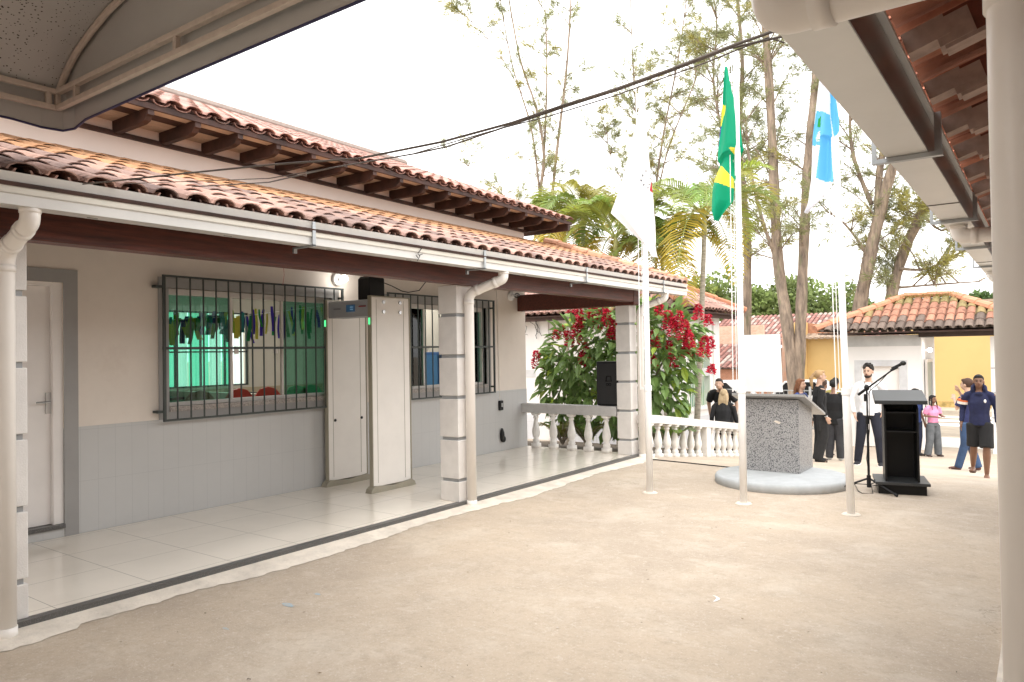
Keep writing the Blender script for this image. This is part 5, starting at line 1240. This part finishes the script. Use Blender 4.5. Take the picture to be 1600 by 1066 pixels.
def person(label, loc, head, H, sk, top, bot, hair, pose=None, sleeve='long', legs='long', shoes=(.02, .02, .02), wide=1.0, build=1.0, lean=(0, 0), headturn=0, hairstyle='short', face=True, flared=0, extra=None, feet=True, hood=False, beard=False, bend=0, hem=.495, drop=0):
    """pose: joint overrides in body heights; local front is -y, the person's left is +x"""
    J = dict(pel=(0, 0, .53), chest=(0, 0, .71), neck=(0, .005, .825), head=(0, -.012, .925),
             shL=(.108, 0, .795), elL=(.140, .015, .635), wrL=(.150, -.03, .49), shR=(-.108, 0, .795), elR=(-.140, .015, .635), wrR=(-.150, -.03, .49),
             hiL=(.052, 0, .515), knL=(.058, -.012, .285), anL=(.062, .012, .050), hiR=(-.052, 0, .515), knR=(-.058, -.012, .285), anR=(-.062, .012, .050))
    J.update(pose or {}); J = {k: Vector(v) for k, v in J.items()}
    if drop:
        for k in J:
            if k[:2] in ('pe', 'ch', 'ne', 'he', 'sh', 'el', 'wr', 'hi'): J[k] = J[k]-Vector((0, 0, drop))
        hem -= drop
    if bend:      # bend the trunk forward at the hips
        c_, s_ = math.cos(R(bend)), math.sin(R(bend)); pv = J['pel']
        for k in J:
            if k[:2] in ('ch', 'ne', 'he', 'sh', 'el', 'wr'):
                v = J[k]-pv; J[k] = pv+Vector((v.x, v.y*c_-v.z*s_, v.y*s_+v.z*c_))
    Rz = Matrix.Rotation(R(head), 3, 'Z'); loc = Vector(loc)
    def T(v): return loc + Rz @ (Vector(v)*H)
    def X(): return Rz @ Vector((1, 0, 0))
    sx = X(); b = build
    def tb(mb, keys, rad, n=12):
        P = [T(J[k]) if isinstance(k, str) else T(k) for k in keys]; rr_ = [((r[0]*H, r[1]*H) if isinstance(r, tuple) else r*H) for r in rad]; mb.tube(P, rr_, n, side=sx)
    def lerp(a, c, t): return J[a].lerp(J[c], t)
    th = thing('person', loc, label, 'person')
    # body
    m = MB(); trunkdir = (J['neck']-J['pel']); waist = lerp('pel', 'chest', .45)
    tb(m, [J['pel']-trunkdir*.10, 'pel', waist, 'chest', lerp('chest', 'neck', .65), 'neck'], [(.06*b, .045), (.082*b, .055), (.070*b, .050), (.088*b, .058), (.080*b, .042), (.034, .034)])
    tb(m, ['neck', J['neck'].lerp(J['head'], .6)], [.030, .029])
    hd = J['head']; Rh = Matrix.Rotation(R(headturn), 3, 'Z')
    def HP(x, y, z): return hd + Rh @ Vector((x, y, z))
    def hball(mb, x, y, z, rx, ry, rz_, n=14):
        c = T(HP(x, y, z)); mm_ = Rz @ Rh; k = MB().ball((0, 0, 0), (rx*H, ry*H, rz_*H), n, 10); mb.add([c+mm_ @ v for v in k.v], k.f)
    hball(m, 0, .008, .014, .043, .053, .052); hball(m, 0, -.012, -.020, .034, .038, .042); hball(m, 0, -.026, -.045, .018, .018, .014)
    hball(m, 0, -.054, -.012, .008, .012, .012, 8); hball(m, 0, -.050, -.002, .005, .007, .018, 8)
    hball(m, .044, .008, -.006, .006, .011, .017, 8); hball(m, -.044, .008, -.006, .006, .011, .017, 8)
    for s_ in 'LR':
        sg = 1 if s_ == 'L' else -1
        tb(m, ['sh'+s_, 'el'+s_, 'wr'+s_], [.028*b, .021*b, .0145])
        tb(m, ['hi'+s_, 'kn'+s_, lerp('kn'+s_, 'an'+s_, .3), 'an'+s_], [.052*b, .032, .034, .020])
        wr = J['wr'+s_]; d = (wr-J['el'+s_]).normalized(); side_ = Vector((0, 1, 0))-d*d.y; side_ = side_.normalized() if side_.length > .1 else Vector((1, 0, 0)); nrm = d.cross(side_)*sg
        palm_ = wr+d*.028; P0 = T(wr); m.tube([T(wr), T(palm_), T(wr+d*.050)], [(.013*H, .012*H), (.022*H, .011*H), (.021*H, .009*H)], 10, side=Rz @ side_)
        for f_, (o, ln) in enumerate(((-.016, .036), (-.0055, .042), (.0055, .039), (.016, .030))):
            a = wr+d*.050+side_*o; k1 = a+d*ln*.5-nrm*.003; k2 = a+d*ln*.9-nrm*.012
            m.tube([T(a-d*.006), T(k1), T(k2)], [.0052*H, .0048*H, .0040*H], 7)
        a = wr+d*.018-side_*.016; m.tube([T(a), T(a-side_*.014+d*.018), T(a-side_*.016+d*.034)], [.0062*H, .0055*H, .0045*H], 7)
        if feet:
            an = J['an'+s_]; fz = max(.012, an.z-.035); m.tube([T(an+Vector((0, .010, -.02))), T((an.x, an.y-.02, fz+.006)), T((an.x+.01*sg, an.y-.085, fz-.002))], [(.022*H, .022*H), (.025*H, .018*H), (.024*H, .009*H)], 10, side=sx)
    bm_ = remesh(m, .0085, 'body', skin(sk)); o = link('body', bm_, th);
    for v in bm_.vertices: v.co -= loc
    WL['body'] = loc
    def cpart(nm, mb, mt, vox=.011, it=3):
        me = remesh(mb, vox, nm, mt, it)
        for v in me.vertices: v.co -= loc
        o = link(nm, me, th); WL[o.name] = loc; return o
    # trousers
    if bot:
        m = MB(); k = wide
        tb(m, [J['pel']-trunkdir*.13, J['pel'], J['pel']+trunkdir*.13], [(.086*b, .062), (.094*b, .066), (.084*b, .060)])
        for s_ in 'LR':
            if legs == 'long': tb(m, ['hi'+s_, 'kn'+s_, lerp('kn'+s_, 'an'+s_, .5), lerp('kn'+s_, 'an'+s_, 1.08)], [.060*b, .043*k, .038*k+flared*.5, .033*k+flared])
            else: tb(m, ['hi'+s_, lerp('hi'+s_, 'kn'+s_, .5), lerp('hi'+s_, 'kn'+s_, .98)], [.064*b, .060, .062])
        cpart('trousers' if legs == 'long' else 'shorts', m, cloth(bot, 'trouser_cloth'))
    # top
    if top:
        m = MB(); pe = J['pel']; td = trunkdir/.295
        tb(m, [pe+td*(hem-pe.z), pe+td*.02, waist, 'chest', lerp('chest', 'neck', .62), lerp('chest', 'neck', .93)], [(.094*b, .070), (.094*b, .070), (.084*b, .063), (.098*b, .070), (.080*b, .052), (.042, .042)])
        for s_ in 'LR':
            if sleeve == 'long': tb(m, [lerp('sh'+s_, 'neck', .55), lerp('sh'+s_, 'neck', .12)-Vector((0, 0, .008)), lerp('sh'+s_, 'el'+s_, .18), 'el'+s_, lerp('el'+s_, 'wr'+s_, .93)], [.026, .032*b, .036*b, .029*b, .022])
            else: tb(m, [lerp('sh'+s_, 'neck', .55), lerp('sh'+s_, 'neck', .12)-Vector((0, 0, .008)), lerp('sh'+s_, 'el'+s_, .2), lerp('sh'+s_, 'el'+s_, .8)], [.026, .032*b, .037*b, .036*b])
        if hood:
            hball(m, 0, .042, -.068, .066, .040, .050); hball(m, .050, .012, -.072, .020, .038, .042); hball(m, -.050, .012, -.072, .020, .038, .042); hball(m, 0, -.03, -.115, .035, .02, .02)
            hball(m, 0, .048, -.02, .050, .022, .055)
        cpart('shirt', m, cloth(top, 'shirt_cloth'), .010)
    # hair
    hm = cloth(hair, 'hair'); m = MB()
    if hairstyle == 'short': hball(m, 0, .018, .026, .048, .055, .050); hball(m, 0, -.018, .052, .036, .030, .018); hball(m, 0, .048, -.004, .036, .020, .035)
    elif hairstyle == 'curly':
        hball(m, 0, .018, .028, .050, .055, .050); rg = random.Random(3)
        for i in range(26): a = rg.uniform(0, 6.28); e = rg.uniform(.1, 1.4); hball(m, .046*math.cos(a)*math.cos(e), .008+.050*math.sin(a)*math.cos(e), .032+.048*math.sin(e), .012, .012, .012, 8)
    elif hairstyle == 'crop': hball(m, 0, .014, .020, .0455, .0545, .0505); hball(m, 0, -.010, .048, .036, .036, .017)
    elif hairstyle == 'bun': hball(m, 0, .018, .020, .049, .056, .054); hball(m, 0, .070, .018, .030, .028, .030); hball(m, 0, -.012, .048, .038, .036, .018)
    elif hairstyle == 'ponytail':
        hball(m, 0, .016, .020, .047, .055, .050); hball(m, 0, .068, .020, .018, .018, .018); hball(m, 0, -.014, .048, .036, .034, .016)
        m.tube([T(HP(0, .070, .02)), T(HP(0, .098, -.02)), T(HP(0, .094, -.08)), T(HP(0, .084, -.14))], [.014*H, .021*H, .017*H, .006*H], 10)
    elif hairstyle == 'long':
        hball(m, 0, .018, .018, .050, .056, .056); hball(m, 0, -.012, .048, .038, .036, .016)
        for x in (-.030, -.010, .012, .032): m.tube([T(HP(x, .040, .0)), T(HP(x*1.25, .058, -.07)), T(HP(x*1.3, .056, -.15)), T(HP(x*1.0, .052, -.215-.01*math.sin(x*90)))], [.022*H, .023*H, .019*H, .006*H], 10)
        for x in (-.044, .044): m.tube([T(HP(x, .008, .02)), T(HP(x*1.1, .012, -.05)), T(HP(x*1.1, .010, -.11))], [.012*H, .013*H, .005*H], 8)
    elif hairstyle == 'braids':
        hball(m, 0, .016, .020, .048, .055, .052); hball(m, 0, -.012, .048, .038, .036, .016)
        for x, y in ((-.046, -.01), (.046, -.01), (.03, .05), (-.03, .05)): m.tube([T(HP(x, y, .0)), T(HP(x*1.25, y-.012, -.08)), T(HP(x*1.2, y-.022, -.17))], [.010*H, .010*H, .005*H], 8)
    cpart('hair', m, hm, .008, 1)
    if beard:
        m = MB(); hball(m, 0, -.020, -.045, .030, .030, .021); hball(m, .022, -.004, -.032, .014, .026, .022, 8); hball(m, -.022, -.004, -.032, .014, .026, .022, 8); hball(m, 0, -.050, -.026, .013, .006, .0035, 8); cpart('beard', m, cloth((.03, .02, .015), 'beard'), .007, 1)
    if face:
        for s_ in (-1, 1):
            q = MB(); hball(q, .0165*s_, -.0455, .003, .0065, .004, .0032, 8); part('eye', q, M['black'], th, smooth=True)
            q = MB(); hball(q, .017*s_, -.0475, .0135, .0105, .004, .0022, 8); part('eyebrow', q, hm, th, smooth=True)
        q = MB(); hball(q, 0, -.0475, -.033, .0125, .005, .0036, 8); part('mouth', q, skin((sk[0]*.72, sk[1]*.45, sk[2]*.45)), th, smooth=True)
    # shoes
    if shoes:
        for s_ in 'LR':
            sg = 1 if s_ == 'L' else -1; an = J['an'+s_]; fz = an.z-.036
            q = MB().tube([T(an+Vector((0, .026, -.030))), T((an.x, an.y+.004, fz+.012)), T((an.x+.004*sg, an.y-.045, fz+.006)), T((an.x+.012*sg, an.y-.098, fz+.001))], [(.018*H, .016*H), (.027*H, .025*H), (.029*H, .019*H), (.018*H, .010*H)], 12, side=sx)
            cpart('shoe', q, cloth(shoes, 'shoe_leather'), .009, 2)
    return th, T, J
def Rz_(T, a, b): return T(b)-T(a)
def G(px, py, dep):   # a standing point, px at given depth on the ground
    d = CR*((px-800)/FPX) - CU*((py-533)/FPX) + _f; p = Vector((0, 0, CAMZ))+d*dep; return Vector((p.x, p.y, gz(p.y)))
def face_to(p, extra=0):   # heading so that the local front (-y) looks at the camera
    return math.degrees(math.atan2(-p.x, p.y))*-1*-1 + extra if False else math.degrees(math.atan2(0-p.x, -(0-p.y)))+extra
white_skin, brown_skin, dark_skin = (.52, .33, .24), (.25, .13, .08), (.20, .10, .06)
# bearded man
p = Vector((-2.50, 13.94, gz(13.94))); hd_ = math.degrees(math.atan2(-p.x, p.y))
th, T, J = person('bearded man in white shirt and dark jeans standing hand on thigh', p, hd_-6, 1.76, white_skin, (.80, .80, .82), (.012, .014, .026), (.015, .012, .010), dict(shL=(.112, 0, .80), elL=(.165, .02, .65), wrL=(.120, -.01, .53), elR=(-.165, .0, .645), wrR=(-.125, -.06, .51), hiL=(.055, 0, .515), knL=(.085, -.02, .285), anL=(.095, .0, .050), knR=(-.080, -.01, .285), anR=(-.115, .02, .050)), hairstyle='curly', beard=True, headturn=-12, shoes=(.015, .015, .02), wide=1.05)
part('lanyard', MB().tube([T((.035, -.03, .83)), T((.020, -.075, .74)), T((.008, -.078, .70))], .004, 6).tube([T((-.035, -.03, .83)), T((-.012, -.075, .74)), T((.008, -.078, .70))], .004, 6), M['black'], th)
for s_ in 'LR':
    an = J['an'+s_]; part('shoe_sole', MB().tube([T((an.x, an.y+.03, .010)), T((an.x, an.y-.04, .010)), T((an.x+(.014 if s_ == 'L' else -.014), an.y-.112, .008))], [(.030*1.76, .014), (.031*1.76, .014), (.022*1.76, .012)], 10, side=Vector((1, 0, 0))), M['white'], th)
# blonde woman with ponytail, side view
p = Vector((-3.34, 14.08, gz(14.08))); hd_ = math.degrees(math.atan2(-p.x, p.y))
th, T, J = person('blonde woman with ponytail in black jacket and cargo trousers facing right', p, hd_+105, 1.68, white_skin, (.007, .007, .008), (.016, .016, .017), (.34, .22, .11), dict(elR=(-.135, .035, .64), wrR=(-.145, -.025, .50), wrL=(.15, -.03, .49), anR=(-.05, .05, .05)), hairstyle='ponytail', wide=1.35, flared=.008, shoes=(.012, .012, .012))
part('pocket', MB().obox(T((-.098, .005, .40)), (Rz_(T, (.0, 0, 0), (.006, 0, 0))), (Rz_(T, (0, 0, 0), (0, .038, 0))), (0, 0, .055*1.68)), cloth((.020, .020, .021), 'pocket_cloth'), th, bevel=.008)
part('watch', MB().tube([T((-.1445, -.020, .512)), T((-.1448, -.0225, .498))], .030, 12), M['steel'], th)
# auburn haired girl behind the pulpit
p = G(1253, 715, 13.6); hd_ = math.degrees(math.atan2(-p.x, p.y))
person('auburn haired girl in navy top behind the granite pulpit', p, hd_+60, 1.52, white_skin, (.03, .05, .16), (.28, .42, .58), (.16, .065, .03), hairstyle='long', shoes=(.7, .7, .7))
# woman in black sweater seen from behind
p = G(1305, 718, 14.6); hd_ = math.degrees(math.atan2(-p.x, p.y))
th, T, J = person('dark haired woman in black sweater seen from behind holding a white cloth', p, hd_+172, 1.62, brown_skin, (.005, .005, .006), (.035, .035, .04), (.008, .007, .007), dict(elL=(.15, .02, .64), wrL=(.135, -.06, .53), elR=(-.16, .02, .64), wrR=(-.15, .03, .50)), hairstyle='bun', build=1.15, wide=1.3, face=False, hem=.44, shoes=(.5, .5, .5))
q = T((-.155, .045, .47)); mm2 = MB(); rg = random.Random(5)
for i in range(9): mm2.ball(q+Vector((rg.uniform(-.05, .05), rg.uniform(-.03, .03), rg.uniform(-.14, .10))), (.05, .035, .06), 8, 6)
me = remesh(mm2, .012, 'white_cloth', M['white'], 2)
for v in me.vertices: v.co -= q
o = link('white_cloth', me); o.location = q; tag(o, 'crumpled white cloth held by the woman in the black sweater', 'cloth')
# two men further back
p = G(1289, 712, 16.2); hd_ = math.degrees(math.atan2(-p.x, p.y))
person('brown haired man in dark jacket between the blonde woman and the bun', p, hd_+150, 1.68, brown_skin, (.025, .025, .03), (.03, .03, .05), (.05, .025, .015), hairstyle='short', face=False)
p = G(1308, 712, 17.2); hd_ = math.degrees(math.atan2(-p.x, p.y))
person('man with cropped black hair farthest back behind the black sweater', p, hd_+175, 1.74, brown_skin, (.30, .26, .08), (.03, .03, .05), (.010, .009, .009), hairstyle='crop', face=False)
# girls by the black lectern
p = G(1432, 708, 16.3); hd_ = math.degrees(math.atan2(-p.x, p.y))
person('girl in blue school shirt behind the black lectern looking right', p, hd_+55, 1.50, brown_skin, (.012, .03, .12), (.01, .015, .04), (.012, .010, .010), hairstyle='bun', sleeve='short')
p = G(1416, 706, 17.0); hd_ = math.degrees(math.atan2(-p.x, p.y))
person('child with dark hair mostly hidden by the lectern top', p, hd_+150, 1.42, brown_skin, (.03, .04, .12), (.02, .03, .08), (.012, .010, .010), hairstyle='short', face=False)
p = G(1459, 708, 16.2); hd_ = math.degrees(math.atan2(-p.x, p.y))
person('girl in pink top and grey jeans with long braids looking right', p, hd_+42, 1.36, dark_skin, (.72, .26, .42), (.11, .12, .13), (.010, .009, .009), dict(elL=(.135, -.01, .66), wrL=(.07, -.14, .655), elR=(-.145, .02, .66), wrR=(-.05, -.13, .65), anL=(.085, 0, .05), knL=(.07, -.01, .285), knR=(-.07, -.01, .285), anR=(-.085, .03, .05)), sleeve='short', hairstyle='braids', wide=1.35, flared=.012, hem=.55, shoes=(.05, .03, .03), headturn=8)
# woman in jeans and boy
p = Vector((-1.13, 15.1, gz(15.1))); hd_ = math.degrees(math.atan2(-p.x, p.y))
person('woman in navy tee and blue jeans behind the boy hand at her face', p, hd_-115, 1.62, white_skin, (.015, .02, .08), (.035, .07, .15), (.06, .03, .02), dict(elR=(-.13, -.06, .69), wrR=(-.04, -.10, .84), elL=(.13, -.05, .67), wrL=(.03, -.12, .76), anR=(-.06, .06, .05), anL=(.06, -.08, .05)), sleeve='short', hairstyle='bun', shoes=(.12, .06, .05), flared=.006)
p = G(1533, 742, 10.15); hd_ = math.degrees(math.atan2(-p.x, p.y))
th, T, J = person('boy in navy hoodie, black shorts and flip-flops walking forward', p, hd_-4, 1.44, dark_skin, (.011, .015, .058), (.010, .010, .011), (.010, .009, .009), dict(elR=(-.140, .025, .65), wrR=(-.150, -.015, .52), elL=(.138, .03, .65), wrL=(.14, .02, .52), knR=(-.055, .02, .29), anR=(-.075, .135, .085), knL=(.055, -.06, .285), anL=(.050, -.05, .045), head=(0, -.012, .918)), legs='shorts', hairstyle='crop', hood=True, shoes=None, build=.96, hem=.50, headturn=4)
part('sleeve_band', MB().tube([T((-.1335, .018, .725)), T((-.1375, .020, .700))], .0445*1.44*1.12, 14), cloth((.75, .68, .60), 'band_cloth'), th)
part('sleeve_stripe', MB().tube([T((-.1310, .0165, .740)), T((-.1335, .018, .725))], .0445*1.44*1.12, 14), cloth((.65, .14, .03), 'orange_band'), th)
part('emblem', MB().ball(T((.052, -.073, .735)), (.015, .008, .026), 8, 6), M['white'], th)
part('shorts_mark', MB().obox(T((.068, -.095, .325)), (.022, .004, 0), (0, .004, 0), (0, 0, .006)), M['white'], th)
for s_ in 'LR':
    an = J['an'+s_]; fz = (an.z-.045)*1.44; c = T((an.x, an.y-.035, 0)); 
    q = MB().tube([T((an.x, an.y+.03, an.z-.044)), T((an.x, an.y-.03, an.z-.046)), T((an.x+.006, an.y-.11, an.z-.048))], [(.028*1.44, .008), (.030*1.44, .008), (.026*1.44, .008)], 12, side=Vector((1, 0, 0)))
    part('flip_flop', q, cloth((.10, .05, .03), 'sandal_rubber'), th)
# bending man and long haired woman beyond the balustrade
p = G(1133, 712, 15.35); hd_ = math.degrees(math.atan2(-p.x, p.y))
person('man in black tee with cropped dark hair bending over a long haired woman', p, hd_-12, 1.76, white_skin, (.014, .014, .016), (.012, .012, .014), (.03, .022, .018), dict(elL=(.17, -.04, .66), wrL=(.15, -.13, .53), elR=(-.16, -.02, .64), wrR=(-.155, -.08, .50), anL=(.10, 0, .05), anR=(-.10, 0, .05)), sleeve='short', hairstyle='crop', bend=38, face=False, build=1.12)
p = G(1131, 712, 14.75); hd_ = math.degrees(math.atan2(-p.x, p.y))
person('long blonde haired woman in black seen from behind in front of the man', p, hd_+168, 1.60, white_skin, (.012, .012, .014), (.012, .012, .014), (.48, .36, .22), dict(knL=(.09, -.17, .27), knR=(-.07, -.17, .27),  elR=(-.15, -.06, .60), wrR=(-.18, -.16, .52)), hairstyle='long', face=False, bend=10, drop=.17)
